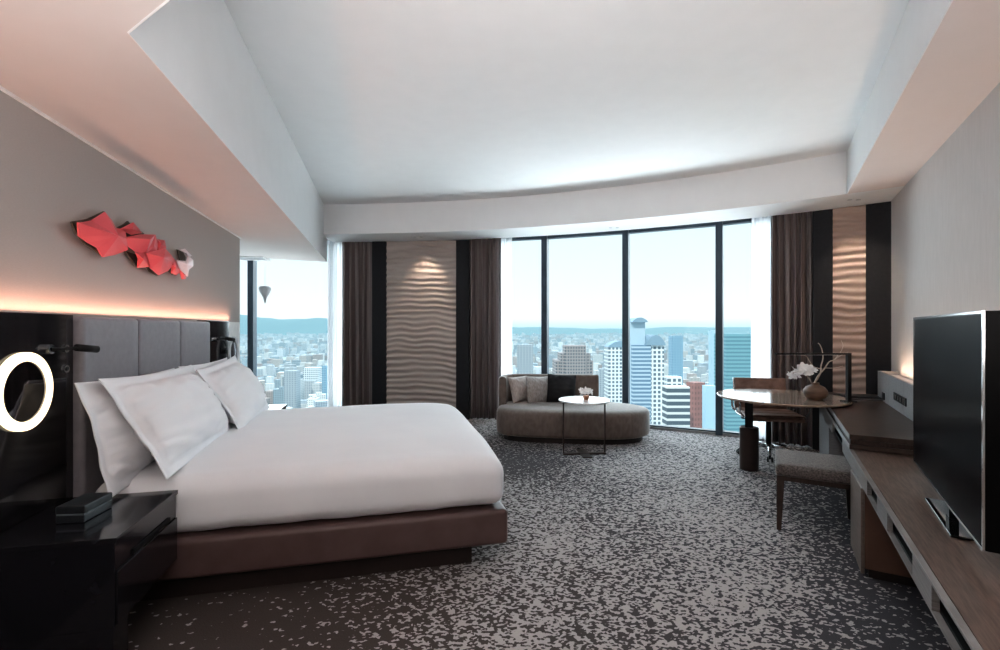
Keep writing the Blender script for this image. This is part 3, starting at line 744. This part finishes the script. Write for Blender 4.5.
# ------------------------------------------------------------------ round table and chair
tc_ = (2.755,4.66)
rt = thing('round_table', 'round wooden desk table with pale sheen and thick dark column leg', 'table', (tc_[0],tc_[1],0), TR)
bm = bmesh.new(); lathe(bm, [(0,.70),(.50,.70),(.565,.712),(.572,.72),(.572,.728),(.565,.733),(0,.733)], seg=72)
o = lpart(bm,'tabletop',M['tabletop'],rt,True); o.modifiers.new('e','EDGE_SPLIT')
lx, ly = rot(-TR, 2.475-tc_[0], 4.72-tc_[1])
bm = bmesh.new(); lathe(bm, [(0,0),(.086,0),(.086,.41),(.08,.418),(0,.418)], c=(lx,ly,0), seg=36); o = lpart(bm,'column',M['bronze'],rt,True); o.modifiers.new('e','EDGE_SPLIT')
bm = bmesh.new(); box(bm, lx-.035,lx+.035,ly-.03,ly+.03,.418,.702); lpart(bm,'neck',M['black_matte'],rt)
bm = bmesh.new(); box(bm, lx-.12,lx+.35,ly-.05,ly+.05,.685,.701); lpart(bm,'mounting_plate',M['black_matte'],rt)

oc = thing('office_chair', 'brown leather soft pad office chair on a chrome star base', 'chair', (2.95,5.22,0), math.radians(-13))
# seat sling (faces -Y)
bm = bmesh.new(); softbox(bm,-.27,.27,-.27,.22,.425,.475,.022,nx=6,ny=6,nz=2,fn=lambda p: Vector((p.x,p.y,p.z-.02*max(0,-(p.y)/.27)**2*.6))); lpart(bm,'seat',M['leather'],oc,True)
bm = bmesh.new()
for k in range(3): softbox(bm,-.272,.272,-.265+k*.165,-.115+k*.165,.466,.484,.009,nx=4,ny=2,nz=1)
lpart(bm,'seat_pad',M['leather'],oc,True)
bm = bmesh.new()
tilt = lambda p: Vector((p.x,p.y+(p.z-.45)*.22,p.z))
softbox(bm,-.265,.265,.235,.275,.46,.815,.018,nx=6,ny=2,nz=4,fn=tilt); lpart(bm,'backrest',M['leather'],oc,True)
bm = bmesh.new()
for k in range(2): softbox(bm,-.268,.268,.222,.240,.50+k*.165,.655+k*.165,.008,nx=4,ny=1,nz=2,fn=tilt)
lpart(bm,'back_pad',M['leather'],oc,True)
for sg in (-1,1):
    bm = bmesh.new(); tube(bm, arcpath([(sg*.275,-.26,.44),(sg*.278,0,.432),(sg*.278,.20,.44),(sg*.275,.28,.52),(sg*.272,.345,.815)],5), .011, 8); lpart(bm,'side_rail',M['chrome'],oc,True)
    bm = bmesh.new(); tube(bm, arcpath([(sg*.29,.20,.455),(sg*.33,.16,.50),(sg*.335,.14,.62),(sg*.335,.02,.665),(sg*.335,-.14,.655),(sg*.335,-.20,.59),(sg*.325,-.16,.49),(sg*.285,-.12,.44)],5), .011, 8); lpart(bm,'armrest',M['chrome'],oc,True)
bm = bmesh.new(); box(bm,-.27,.27,-.03,.03,.395,.425); tube(bm,[(0,0,.10),(0,0,.40)],.026,14); lpart(bm,'gas_column',M['black_matte'],oc)
base = None
bm = bmesh.new(); tube(bm,[(0,0,.07),(0,0,.13)],.04,16)
for k in range(5):
    a = 2*PI*k/5+.7; tube(bm, [(0,0,.11),(.15*math.cos(a),.15*math.sin(a),.105),(.30*math.cos(a),.30*math.sin(a),.07)], [.022,.017,.013], 8)
base = lpart(bm,'star_base',M['chrome'],oc,True)
for k in range(5):
    a = 2*PI*k/5+.7; bm = bmesh.new(); c = (.30*math.cos(a),.30*math.sin(a))
    for sg in (-1,1):
        q = (c[0]-sg*.012*math.sin(a), c[1]+sg*.012*math.cos(a)); q2 = (c[0]-sg*.026*math.sin(a), c[1]+sg*.026*math.cos(a))
        tube(bm,[(q[0],q[1],.027),(q2[0],q2[1],.027)],.027,16)
    tube(bm,[(c[0],c[1],.03),(c[0],c[1],.07)],.009,8)
    lpart(bm,'caster',M['black_matte'],base)

# bench / stool
bn = thing('stool', 'square upholstered grey tweed stool with tapered dark legs', 'stool', RP(.005,3.81), TR)
bm = bmesh.new(); softbox(bm,0,.50,0,.52,.375,.455,.028,nx=6,ny=6,nz=3,fn=lambda p: Vector((p.x,p.y,p.z+(.014*(1-((p.x-.25)/.25)**2)*(1-((p.y-.26)/.26)**2) if p.z>.42 else 0)))); lpart(bm,'seat',M['bench'],bn,True)
bm = bmesh.new(); box(bm,.012,.488,.012,.508,.345,.376); lpart(bm,'seat_frame',M['darkwood'],bn)
for (a,b_) in ((0,0),(1,0),(0,1),(1,1)):
    bm = bmesh.new(); x = .035+a*.43; y = .035+b_*.45; dx = (-.012 if a==0 else .012); dy = (-.012 if b_==0 else .012)
    T0, T1 = .022,.014
    v0 = [bm.verts.new((x+sx_*T0,y+sy_*T0,.36)) for sx_,sy_ in ((-1,-1),(1,-1),(1,1),(-1,1))]
    v1 = [bm.verts.new((x+dx+sx_*T1,y+dy+sy_*T1,0)) for sx_,sy_ in ((-1,-1),(1,-1),(1,1),(-1,1))]
    bm.faces.new(v0); bm.faces.new(v1)
    for i in range(4): bm.faces.new((v0[i],v0[(i+1)%4],v1[(i+1)%4],v1[i]))
    lpart(bm,'leg',M['darkwood'],bn)

# ------------------------------------------------------------------ right hand console + desk
cs = thing('media_console', 'long low wall console with wooden top and grey slotted fascia under the television', 'console', RP(.43,.15), TR)
def cb(x0,x1,y0,y1,z0,z1,name,m,parent=cs,bv=0):
    bm = bmesh.new(); box(bm,x0-.43,x1-.43,y0-.15,y1-.15,z0,z1); o = lpart(bm,name,m,parent)
    if bv: bevel(o,bv,2)
    return o
cb(.452,1.065,.15,6.3,.575,.60,'worktop',M['consolewood'])
# fascia with open slots
bm = bmesh.new(); ys=[.15]; slots=[(.95,1.30),(1.55,1.98),(2.22,2.66),(2.90,3.18)]
y=.15
for a,b_ in slots:
    box(bm,.0,.02,y-.15,a-.15,.50,.60); box(bm,0,.02,a-.15,b_-.15,.50,.508); box(bm,0,.02,a-.15,b_-.15,.592,.60); y=b_
box(bm,0,.02,y-.15,4.25-.15,.50,.60); box(bm,0,.02,4.25-.15,4.95-.15,.592,.60); box(bm,0,.02,4.95-.15,6.3-.15,.50,.60)
lpart(bm,'fascia',M['fascia'],cs)
bm = bmesh.new(); box(bm,-.003,.0,0,3.70,.594,.602); lpart(bm,'edge_strip',M['rail'],cs)
cb(.452,1.06,.15,6.3,.50,.515,'shelf_board',M['black_matte'])
cb(.60,.61,.15,6.3,.515,.575,'slot_back',M['black_matte'])
# pedestal cabinet standing under the console
pc = thing('pedestal_cabinet', 'brown faced cabinet standing under the wall console by the stool', 'cabinet', RP(.44,3.33), TR)
bm = bmesh.new(); box(bm,0,.60,0,.42,.05,.499); o = lpart(bm,'body',M['cabinet_brown'],pc); bevel(o,.003)
bm = bmesh.new(); box(bm,-.018,-.001,.0,.42,.02,.499); o = lpart(bm,'door',M['door_taupe'],pc); bevel(o,.002)
bm = bmesh.new(); box(bm,.02,.58,.015,.40,0,.05); lpart(bm,'plinth',M['plinth'],pc)
# desk slab on top, layered
dk = thing('desk', 'raised dark walnut desk slab with layered front edge beside the round table', 'desk', RP(.43,3.86), TR)
for k,(z0,z1,ins,m) in enumerate(((.603,.634,.0,'deskwood'),(.637,.664,.004,'darkwood'),(.667,.70,0,'deskwood'))):
    bm = bmesh.new(); box(bm, ins,.635,ins,2.44,z0,z1); o = lpart(bm,'slab_layer',M[m],dk); bevel(o,.002,2)
bm = bmesh.new(); box(bm, .01,.63,.01,2.43,.6335,.6675); lpart(bm,'core',M['black_matte'],dk)
bm = bmesh.new(); box(bm, -.004,-.0005,.0,2.44,.603,.634); box(bm,-.004,-.0005,.0,2.44,.667,.70); lpart(bm,'edge_strip',M['rail'],dk)
bm = bmesh.new(); box(bm,0,.6,1.38,2.44,0,.499); o = lpart(bm,'end_cabinet',M['stone'],dk)
# backsplash cabinet with glowing top
bs = thing('backsplash_shelf', 'grey panelled upstand along the wall behind the desk', 'shelf', RP(.90,3.0), TR)
for y0,y1 in ((0,1.3),(1.303,1.92),(1.923,2.5),(2.503,3.03)):
    bm = bmesh.new(); z0 = .601 if y1 < .8 else .701
    if y0 < .8 < y1:
        box(bm,0,.022,y0,.855,.601,.97); box(bm,0,.022,.855,y1,.701,.97)
    else: box(bm,0,.022,y0,y1,z0,.97)
    o = lpart(bm,'panel',M['stone'],bs)
bm = bmesh.new(); box(bm,.022,.166,0,3.03,.925,.935); lpart(bm,'light_trough',M['wall_b'],bs)
bm = bmesh.new(); box(bm,0.0225,.166,3.01,3.03,.701,.97); lpart(bm,'end_cap',M['stone'],bs)
# sockets
for t,z,w,lab in ((5.04,.815,.22,'long black socket strip on the grey upstand near the television'),(5.72,.755,.05,'small black outlet at the far end of the grey upstand')):
    so = thing('wall_socket', lab, 'socket', RP(.8985,t,z), TR)
    bm = bmesh.new(); box(bm,-.006,0.0,-w,w,-.032,.032); lpart(bm,'plate',M['black_matte'],so)
    if w > .05:
        for k in range(4):
            bm = bmesh.new(); box(bm,-.009,-.006,-.17+k*.09,-.12+k*.09,-.016,.016); lpart(bm,'outlet',M['bronze'],so)
# tray / folder and things on the desk end
ft = thing('document_tray', 'black document tray with a silver edge on the desk below the wave panel', 'tray', RP(.70,5.85,.7005), TR+.15)
bm = bmesh.new(); box(bm,-.16,.22,-.11,.11,0,.02); o = lpart(bm,'tray',M['black_matte'],ft); bevel(o,.004)
bm = bmesh.new(); box(bm,-.14,.215,-.115,-.1101,.004,.018); lpart(bm,'silver_edge',M['chrome'],ft)
bm = bmesh.new(); box(bm,-.12,.18,-.09,.09,.02,.03); lpart(bm,'folder',M['book'],ft)

# desk lamp
dl = thing('desk_lamp', 'black right angled linear desk lamp at the edge of the round table', 'lamp', (3.155,4.30,.7335), 0)
bm = bmesh.new(); box(bm,-.016,.016,-.016,.016,0,.438); o = lpart(bm,'post',M['black_matte'],dl)
bm = bmesh.new(); box(bm,-.66,.016,-.014,.014,.424,.440); o = lpart(bm,'arm',M['black_matte'],dl)
bm = bmesh.new(); box(bm,-.64,-.10,-.009,.009,.4215,.4239); lpart(bm,'diffuser',M['white'],dl)
bm = bmesh.new(); box(bm,-.045,.045,-.045,.045,0,.008); lpart(bm,'base_plate',M['black_matte'],dl)

# vase with branches and orchid
vs_ = thing('vase', 'squat brown stoneware vase with white orchids and bare branches on the round table', 'vase', (2.935,4.42,.7335))
VS = 1.0
bm = bmesh.new(); lathe(bm, [(0,0),(.05,0),(.085,.025),(.100,.06),(.097,.09),(.072,.122),(.036,.138),(.030,.148),(.034,.158),(.026,.160),(.022,.148),(0,.13)], seg=40); lpart(bm,'body',M['vase'],vs_,True)
def vp(px, py, dy=0):
    Y = 4.42+dy; return ((px-CX)/F*Y-2.935, dy, EYE-(py-HY)/F*Y-.7335)
def br(name, pts, r0, r1):
    P = arcpath([vp(*p) for p in pts],5); n=len(P); bm = bmesh.new(); tube(bm, P, [r0+(r1-r0)*i/(n-1) for i in range(n)], 7); return lpart(bm,name,M['branch'],vs_,True)
br('branch', [(814,384,0),(818,376,0),(824,369,-.03),(829,362,-.05),(834,360,-.06),(840,356,-.07),(848,352,-.1)], .008,.003)
br('branch', [(814,384,0),(820,374,.02),(821,366,.03),(823,358,.05),(822,350,.06),(820,345,.06),(818,343,.06)], .007,.003)
br('branch', [(822,369,-.02),(814,367,.0),(810,362,.02),(806,356,.03),(800,355,.04),(797,352,.05)], .005,.002)
br('branch', [(834,360,-.06),(840,353,-.05),(843,346,-.02),(841,340,0)], .004,.0015)
br('branch', [(825,368,-.02),(835,368,.02),(843,366,.06)], .004,.0015)
bm = bmesh.new(); tube(bm, arcpath([vp(812,384),vp(807,376,-.03),vp(800,372,-.05),vp(793,373,-.06)],5), .004, 6); lpart(bm,'stem',M['branch'],vs_,True)
bm = bmesh.new(); rnd = random.Random(5)
for k in range(15):
    u = k/14; c = vp(791+u*21, 375-6*math.sin(u*2.4)+rnd.uniform(-2,3), -.05+rnd.uniform(-.03,.03)); blossom(bm, c, .048, k+20)
lpart(bm,'orchid_flowers',M['petal'],vs_)

# ------------------------------------------------------------------ television
P1 = Vector((2.19,2.51)); P2 = Vector((1.536,1.504)); dv = P2-P1; Wt = dv.length; ta = math.atan2(dv.y,dv.x)
tv = thing('television', 'large black flat television standing angled on the wall console', 'television', (P1.x,P1.y,.60), ta)
Z0,Z1 = .692-.60, 1.455-.60
bm = bmesh.new(); box(bm,0,Wt,0,.05,Z0,Z1); o = lpart(bm,'housing',M['tv_body'],tv); bevel(o,.004,2)
bm = bmesh.new(); box(bm,.012,Wt-.012,-.003,-.0005,Z0+.014,Z1-.012); lpart(bm,'screen',M['tv_screen'],tv)
bm = bmesh.new(); e=.006; box(bm,0,Wt,-.006,-.0001,Z0,Z0+.010); box(bm,Wt-.010,Wt,-.006,-.0001,Z0+.010,Z1); box(bm,0,Wt-.010,-.005,-.0001,Z1-.008,Z1); box(bm,0,.006,-.005,-.0001,Z0+.010,Z1-.008)
lpart(bm,'bezel',M['chrome'],tv)
bm = bmesh.new(); box(bm,Wt*.5-.03,Wt*.5+.03,.02,.05,.012,Z0+.05); lpart(bm,'stand_neck',M['tv_body'],tv)
bm = bmesh.new(); box(bm,Wt*.5-.24,Wt*.5+.24,-.015,.13,0.0008,.010); o = lpart(bm,'stand_foot',M['black_gloss'],tv); bevel(o,.003,2)

# ceiling downlights (tiny round pairs in the beam underside)
for px_, off, lab in ((418,.32,'tiny recessed downlight pair in the beam above the broad wave panel'),(614,.42,'tiny recessed downlight pair in the beam above the big window'),(854,.30,'tiny recessed downlight pair above the corner wave panel')):
    q = ray_arc(px_, off); d_ = thing('recessed_downlight', lab, 'light', (q[0],q[1],HB))
    for sg in (-1,1):
        bm = bmesh.new(); tube(bm,[(sg*.045,0,0),(sg*.045,0,-.006)],.022,16); lpart(bm,'trim_ring',M['ring_off'],d_)

# cone ornament at the left window
q = ray_arc(265,.80)
cz = EYE-(291-HY)/F*q[1]
co = thing('hanging_cone', 'small grey cone shaped ornament hanging at the far left window', 'ornament', (q[0],q[1],cz))
bm = bmesh.new(); lathe(bm, [(0,-.21),(.012,-.17),(.03,-.10),(.075,-.02),(.092,.03),(.085,.065),(.05,.085),(0,.088)], seg=28); lpart(bm,'cone',M['ring_off'],co,True)
bm = bmesh.new(); tube(bm,[(0,0,.085),(0,0,HL-cz-.004)],.0025,6); lpart(bm,'wire',M['ring_off'],co)

# ------------------------------------------------------------------ the city outside
GZ = -165.0
def wbox(bm, uvl, c, ang, sx_, sy_, z0, z1, tint=None, tl=None):
    v=[]
    for z in (z0,z1):
        for a,b_ in ((-1,-1),(1,-1),(1,1),(-1,1)):
            x,y = rot(ang,a*sx_/2,b_*sy_/2); v.append(bm.verts.new((c[0]+x,c[1]+y,z)))
    for fi,(f,w) in enumerate((((0,1,5,4),sx_),((1,2,6,5),sy_),((2,3,7,6),sx_),((3,0,4,7),sy_))):
        fc = bm.faces.new([v[i] for i in f])
        for lp,(a,b_) in zip(fc.loops,((0,z0),(w,z0),(w,z1),(0,z1))): lp[uvl].uv=(a,b_-z0)
        if tl is not None:
            for lp in fc.loops: lp[tl]=tint
    fc = bm.faces.new([v[i] for i in (4,5,6,7)])
    for lp in fc.loops:
        lp[uvl].uv=(-.01 if tl is None else 0,-.01 if tl is None else 0)
        if tl is not None: lp[tl]=tint
def at(px, d, py=None):
    return ((px-CX)/F*d, d) if py is None else ((px-CX)/F*d, d, EYE-(py-HY)/F*d)
KEEP = []
def free(c, r):
    return all((c[0]-k[0])**2+(c[1]-k[1])**2 > (r+k[2])**2 for k in KEEP)
def tower(label, m, segs, d, ang=0, depth=None, group=None):
    """segs: list of (px0, px1, py_top, name)"""
    t = thing('tower_block', label, 'building', (*at((segs[0][0]+segs[0][1])/2, d), GZ), 0, group)
    ox, oy = t.location.x, t.location.y
    for si,(a,b_,top,nm,mm) in enumerate(segs):
        w = (b_-a)/F*d; c = at((a+b_)/2, d); z1 = EYE-(top-HY)/F*d
        bm = bmesh.new(); uvl = bm.loops.layers.uv.new('UVMap'); dp = depth or w*.9; KEEP.append((c[0],c[1]+dp/2,max(w,dp)*.72))
        # keep projected width when turned
        k = 1/(abs(math.cos(ang))+abs(math.sin(ang))*dp/w)
        wbox(bm, uvl, (c[0]-ox, c[1]+dp/2-oy+si*3.0), ang, w*k, dp*k, 0, z1-GZ); link(nm, bm, mm, t)
    return t
g1 = tw('tower_grey', (.34,.37,.40),(.16,.19,.22),5,4,.45,.5)
tower('slim grey office tower at the left of the skyline', g1, [(517.5,533,345,'tower',g1)], 800)
g2 = tw('tower_brown_stone', (.30,.25,.24),(.075,.075,.085),3.6,4.2,.55,.55)
tower('stepped brown stone tower behind the daybed back', g2, [(565,586,345.5,'upper_block',g2),(561,591,353.5,'middle_block',g2),(556.5,594,361,'lower_block',g2)], 640)
g3 = tw('tower_white_grid', (.72,.75,.76),(.10,.13,.16),4.4,4.4,.6,.62)
t3 = tower('white grid facade tower with rounded roof left of the middle mullion', g3, [(608.5,634,347,'tower',g3)], 560, depth=24)
g4 = tw('tower_blue_bands', (.42,.52,.60),(.12,.20,.29),60,3.9,.98,.55)
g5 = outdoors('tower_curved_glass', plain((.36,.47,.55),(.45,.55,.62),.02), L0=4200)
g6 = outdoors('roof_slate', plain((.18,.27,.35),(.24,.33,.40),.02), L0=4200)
T4 = tower('tall blue glass and white grid tower with arched roofs in the middle of the skyline', g4, [(633,651,345,'glass_wing',g4),(650,665,345,'grid_wing',g3),(632,647,322,'rear_glass_slab',g5)], 470, depth=28)
def arch(parent, pa_, pb_, ptop, pbase, d, m, dp, name='arched_roof'):
    ox, oy = parent.location.x, parent.location.y; zb = EYE-(pbase-HY)/F*d-GZ; zt = EYE-(ptop-HY)/F*d-GZ; bm = bmesh.new(); n=14; F1=[];F2=[]
    for i in range(n+1):
        u=i/n; px_=pa_+(pb_-pa_)*u; z=zb+(zt-zb)*math.sin(PI*u)**.7; x=(px_-CX)/F*d-ox
        F1.append(bm.verts.new((x,d-oy-1,z))); F2.append(bm.verts.new((x,d-oy+dp,z)))
    bm.faces.new(F1); bm.faces.new(F2)
    for i in range(n): bm.faces.new((F1[i],F1[i+1],F2[i+1],F2[i]))
    bm.faces.new((F1[0],F1[-1],F2[-1],F2[0]))
    link(name, bm, m, parent)
arch(T4,632,648,317.5,322.2,470,g6,26); arch(T4,646,665.5,335,345.2,470,g6,26); arch(t3,608,634,341,347.2,560,g6,22)
g7 = tw('tower_thin_blue', (.20,.34,.44),(.10,.20,.30),5,5,.5,.5)
tower('thin dark blue tower right of the arched towers', g7, [(672,683,336,'tower',g7)], 900)
g8 = tw('tower_pale_low', (.62,.62,.60),(.07,.09,.11),60,4.5,.98,.62)
tower('low grey block with striped floors under the skyline', g8, [(667,690,387,'tower',g8)], 330, depth=10)
g9 = tw('tower_red_brown', (.30,.13,.11),(.20,.09,.08),3,4,.5,.5)
tower('narrow reddish brown block beside the right mullion', g9, [(690.5,707,383,'tower',g9)], 360, ang=.35)
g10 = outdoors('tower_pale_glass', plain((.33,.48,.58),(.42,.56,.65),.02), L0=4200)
tower('pale blue glass slab against the right mullion', g10, [(706,716,386,'tower',g10)], 300)
tower('slender white tower just left of the right mullion', g10, [(711.5,719,330,'tower',g10)], 700)
g11 = tw('tower_teal_curtain_wall', (.16,.33,.37),(.08,.20,.25),60,4.2,.99,.45)
tower('broad teal glass tower beside the right sheer curtain', g11, [(726.5,753,334,'tower',g11)], 520, depth=30)
tower('pale low block with stepped roof between the big towers', g8, [(668,682,377,'tower',g3)], 420)
tower('grey riverside office tower beyond the brown stone tower', g1, [(600,607.5,369,'tower',g1)], 900)
for k,(a,b_,top,dd) in enumerate(((284,296,371,900),(303,318,368,1100),(322,327,366,1000))):
    tower(['blue grey block seen through the left window, nearest its mullion','wide pale block seen at the centre of the left window','narrow block at the right edge of the left window'][k], g1, [(a,b_,top,'tower',(g1,g3,g7)[k])], dd)
# mid city: individually placed blocks
rnd = random.Random(12)
pal = [(.55,.56,.56),(.42,.44,.46),(.66,.66,.64),(.34,.38,.42),(.50,.44,.40),(.60,.63,.66),(.28,.34,.38),(.75,.75,.74),(.38,.30,.27)]
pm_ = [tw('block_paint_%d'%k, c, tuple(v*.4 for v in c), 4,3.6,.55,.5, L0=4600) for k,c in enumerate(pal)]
occupied = []
for k in range(130):
    d = rnd.uniform(430,1500); px_ = rnd.choice((rnd.uniform(245,330), rnd.uniform(512,760), rnd.uniform(512,760)))
    w = rnd.uniform(14,34); h = rnd.uniform(14,46)*(1.25 if d > 900 else 1); c = at(px_, d)
    if not free(c, 24): continue
    KEEP.append((c[0],c[1],22))
    bm = bmesh.new(); uvl = bm.loops.layers.uv.new('UVMap')
    an = rnd.choice((0,.3,.3,-.4)); wbox(bm, uvl, (0,0), an, w, rnd.uniform(12,26), 0, h)
    wbox(bm, uvl, (w*.1,0), an, w*.35, 6, h, h+4)
    o = link('city_block', bm, rnd.choice(pm_), loc=(c[0],c[1],GZ)); tag(o, 'plain mid rise city block among the rooftops below the window', 'building', 'mid rise blocks in the city below')
# far sprawl: nobody could count it
bm = bmesh.new(); uvl = bm.loops.layers.uv.new('UVMap'); tl = bm.loops.layers.float_color.new('tint')
for k in range(9000):
    d = 520+ (rnd.random()**1.5)*8500; px_ = rnd.choice((rnd.uniform(230,345), rnd.uniform(495,790), rnd.uniform(495,790)))
    if 2300 < d < 2750 and px_ < 400: continue
    if 1750 < d < 2000 and px_ > 500: continue
    c = at(px_, d)
    if d < 1700 and not free(c, 19*(1+d/5000)): continue
    w = rnd.uniform(9,28)*(1+d/5000); h = (6+rnd.random()**3*38)*(1+d/9000); t_ = rnd.choice(pal); j = rnd.uniform(.75,1.25)
    wbox(bm, uvl, c, rnd.choice((0,.25,.5,-.3)), w, rnd.uniform(9,22)*(1+d/5000), GZ, GZ+h, (t_[0]*j,t_[1]*j,t_[2]*j,1), tl)
tag(link('city_sprawl', bm, M['sprawl'], recalc=False), 'endless small buildings of the hazy city stretching to the hills', 'cityscape', kind='stuff')
bm = bmesh.new()
for (x0,x1,y0,y1) in ((-30000,30000,120,30000),): 
    bm.faces.new([bm.verts.new(p) for p in ((x0,y0,GZ),(x1,y0,GZ),(x1,y1,GZ),(x0,y1,GZ))])
struct(link('floor_city_ground', bm, M['ground'], recalc=False))
def river(label, pts):
    bm = bmesh.new(); A=[bm.verts.new((x,y,GZ+.6)) for x,y,w in pts]; B=[bm.verts.new((x,y+w,GZ+.6)) for x,y,w in pts]
    for i in range(len(A)-1): bm.faces.new((A[i],A[i+1],B[i+1],B[i]))
    tag(link('river', bm, M['river'], recalc=False), label, 'river')
river('pale river crossing the city in the left window', [(-2400,2330,380),(-1700,2340,330),(-1100,2320,360),(-600,2300,300)])
river('pale river strip behind the towers in the big window', [(0,1800,90),(500,1780,140),(1000,1790,170),(1700,1750,120)])
# hills
def hills(label, x0, x1, y, h, seed, n=160, dp=3500):
    bm = bmesh.new(); rows=[]
    for j in range(9):
        f=j/8; row=[]
        for i in range(n+1):
            x=x0+(x1-x0)*i/n
            hh = h*(.42+.58*min(1,max(0,(-x-500)/4000)))*(.62+.5*noise.noise(Vector((x/3800+seed,seed,f*.5)))+.16*noise.noise(Vector((x/1100+seed,f,2)))+.06*noise.noise(Vector((x/350+seed,f*2,5))))
            row.append(bm.verts.new((x, y+dp*f*.8, GZ+max(0,hh)*math.sin(min(1,f*1.15)*PI/2)**1.1)))
        rows.append(row)
    for A,B in zip(rows,rows[1:]):
        for i in range(n): bm.faces.new((A[i],A[i+1],B[i+1],B[i]))
    tag(link('hills', bm, M['hills'], smooth=True), label, 'hills')
hills('long blue hills on the horizon', -16000, 19000, 13000, 610, 3.3)
hills('nearer low blue hills in front of the left and middle horizon', -12000, 5200, 10500, 520, 8.7)

# ------------------------------------------------------------------ lights
def area(name, loc, target, sx_, sy_, power, col=(1,1,1), spread=180):
    l = bpy.data.lights.new(name,'AREA'); l.shape='RECTANGLE'; l.size=sx_; l.size_y=sy_; l.energy=power; l.color=col; l.spread=math.radians(spread)
    o = bpy.data.objects.new(name,l); COL.objects.link(o); o.location=loc
    d = Vector(target)-Vector(loc); o.rotation_euler = d.to_track_quat('-Z','Y').to_euler(); return o
def sun(name, direction, strength, angle, col=(1,1,1)):
    l = bpy.data.lights.new(name,'SUN'); l.energy=strength; l.angle=math.radians(angle); l.color=col
    o = bpy.data.objects.new(name,l); COL.objects.link(o); o.rotation_euler = Vector(direction).to_track_quat('-Z','Y').to_euler(); return o
# daylight pouring in over the city (very soft)
sun('sky_glow', (-.15,-1,-.30), 6.0, 120, (.92,.97,1))
# sun on the city, from behind the hotel, high
sun('city_sun', (.35,.72,-.62), 2.2, 2, (1,.95,.88))
# unseen lamp added outside below the windows to brighten the ceiling
area('below_sill_fill', (1.0,9.4,-2.2), (0,5.3,3.0), 16, 3.0, 900, (.95,.98,1), 150)
# cove LEDs
def strip(name, s, t0, t1, z, w, power, col, frame, up=(0,0,1)):
    l = bpy.data.lights.new(name,'AREA'); l.shape='RECTANGLE'; l.size=w; l.size_y=t1-t0; l.energy=power; l.color=col
    o = bpy.data.objects.new(name,l); COL.objects.link(o); x,y = rot(frame,s,(t0+t1)/2); o.location=(x,y,z)
    o.rotation_euler = (PI,0,frame); return o
strip('headboard_cove', -1.515, .7, 5.4, 1.472, .03, 6, (1,.50,.34), TL)
strip('desk_cove', .985, 3.1, 5.95, .94, .05, 6, (1,.70,.50), TR)
# spots grazing the wave panels
def spot(name, loc, target, power, ang, col=(1,.80,.62)):
    l = bpy.data.lights.new(name,'SPOT'); l.energy=power; l.spot_size=math.radians(ang); l.spot_blend=.8; l.shadow_soft_size=.02; l.color=col
    o = bpy.data.objects.new(name,l); COL.objects.link(o); o.location=loc; o.rotation_euler=(Vector(target)-Vector(loc)).to_track_quat('-Z','Y').to_euler()
q = ray_arc(424,.32)
spot('wave_spot', (q[0],q[1],HB-.02), (q[0]-.02,q[1]+.32,1.9), 20, 66)
q = ray_arc(849,.22); spot('corner_wave_spot', (q[0],q[1],HB-.02), (q[0]+.28,q[1]+.25,1.5), 24, 70)
# unseen fill lamps added behind the viewer to lift room and ceiling
area('rear_fill', (0,-1.0,2.6), (.2,3.2,.6), 3.2, 2.0, 30, (1,.93,.88))
area('ceiling_fill', (.1,-.4,1.8), (.3,1.6,4.0), 3.0, 1.6, 68, (1,.95,.93), 130)

# world
w = bpy.data.worlds.new('sky'); scene.world = w; w.use_nodes = True; nt = w.node_tree; L = nt.links.new
bg = nt.nodes['Background']; tc = N(nt,'ShaderNodeTexCoord'); sp_ = N(nt,'ShaderNodeSeparateXYZ'); L(tc.outputs['Generated'], sp_.inputs[0])
cr = N(nt,'ShaderNodeValToRGB'); E = cr.color_ramp.elements
E[0].position=0; E[0].color=(.60,.80,.86,1); E[1].position=1; E[1].color=(.30,.55,.80,1)
for p,c in ((.02,(.92,.945,.94,1)),(.09,(.86,.93,.95,1)),(.22,(.76,.895,.94,1)),(.45,(.60,.80,.91,1))):
    e=E.new(p); e.color=c
L(sp_.outputs[2], cr.inputs['Fac'])
L(cr.outputs[0], bg.inputs['Color']); bg.inputs['Strength'].default_value = .76

# ------------------------------------------------------------------ camera
cam = bpy.data.cameras.new('camera'); co_ = bpy.data.objects.new('camera',cam); COL.objects.link(co_)
co_.location=(0,0,EYE); co_.rotation_euler=(PI/2,0,0)
cam.sensor_fit='HORIZONTAL'; cam.sensor_width=36; cam.lens=36*F/1000; cam.clip_start=.05; cam.clip_end=60000
cam.shift_y = (HY-325)/1000.0
scene.camera = co_
scene.view_settings.view_transform='Standard'; scene.view_settings.look='Medium High Contrast'; scene.view_settings.exposure=.52
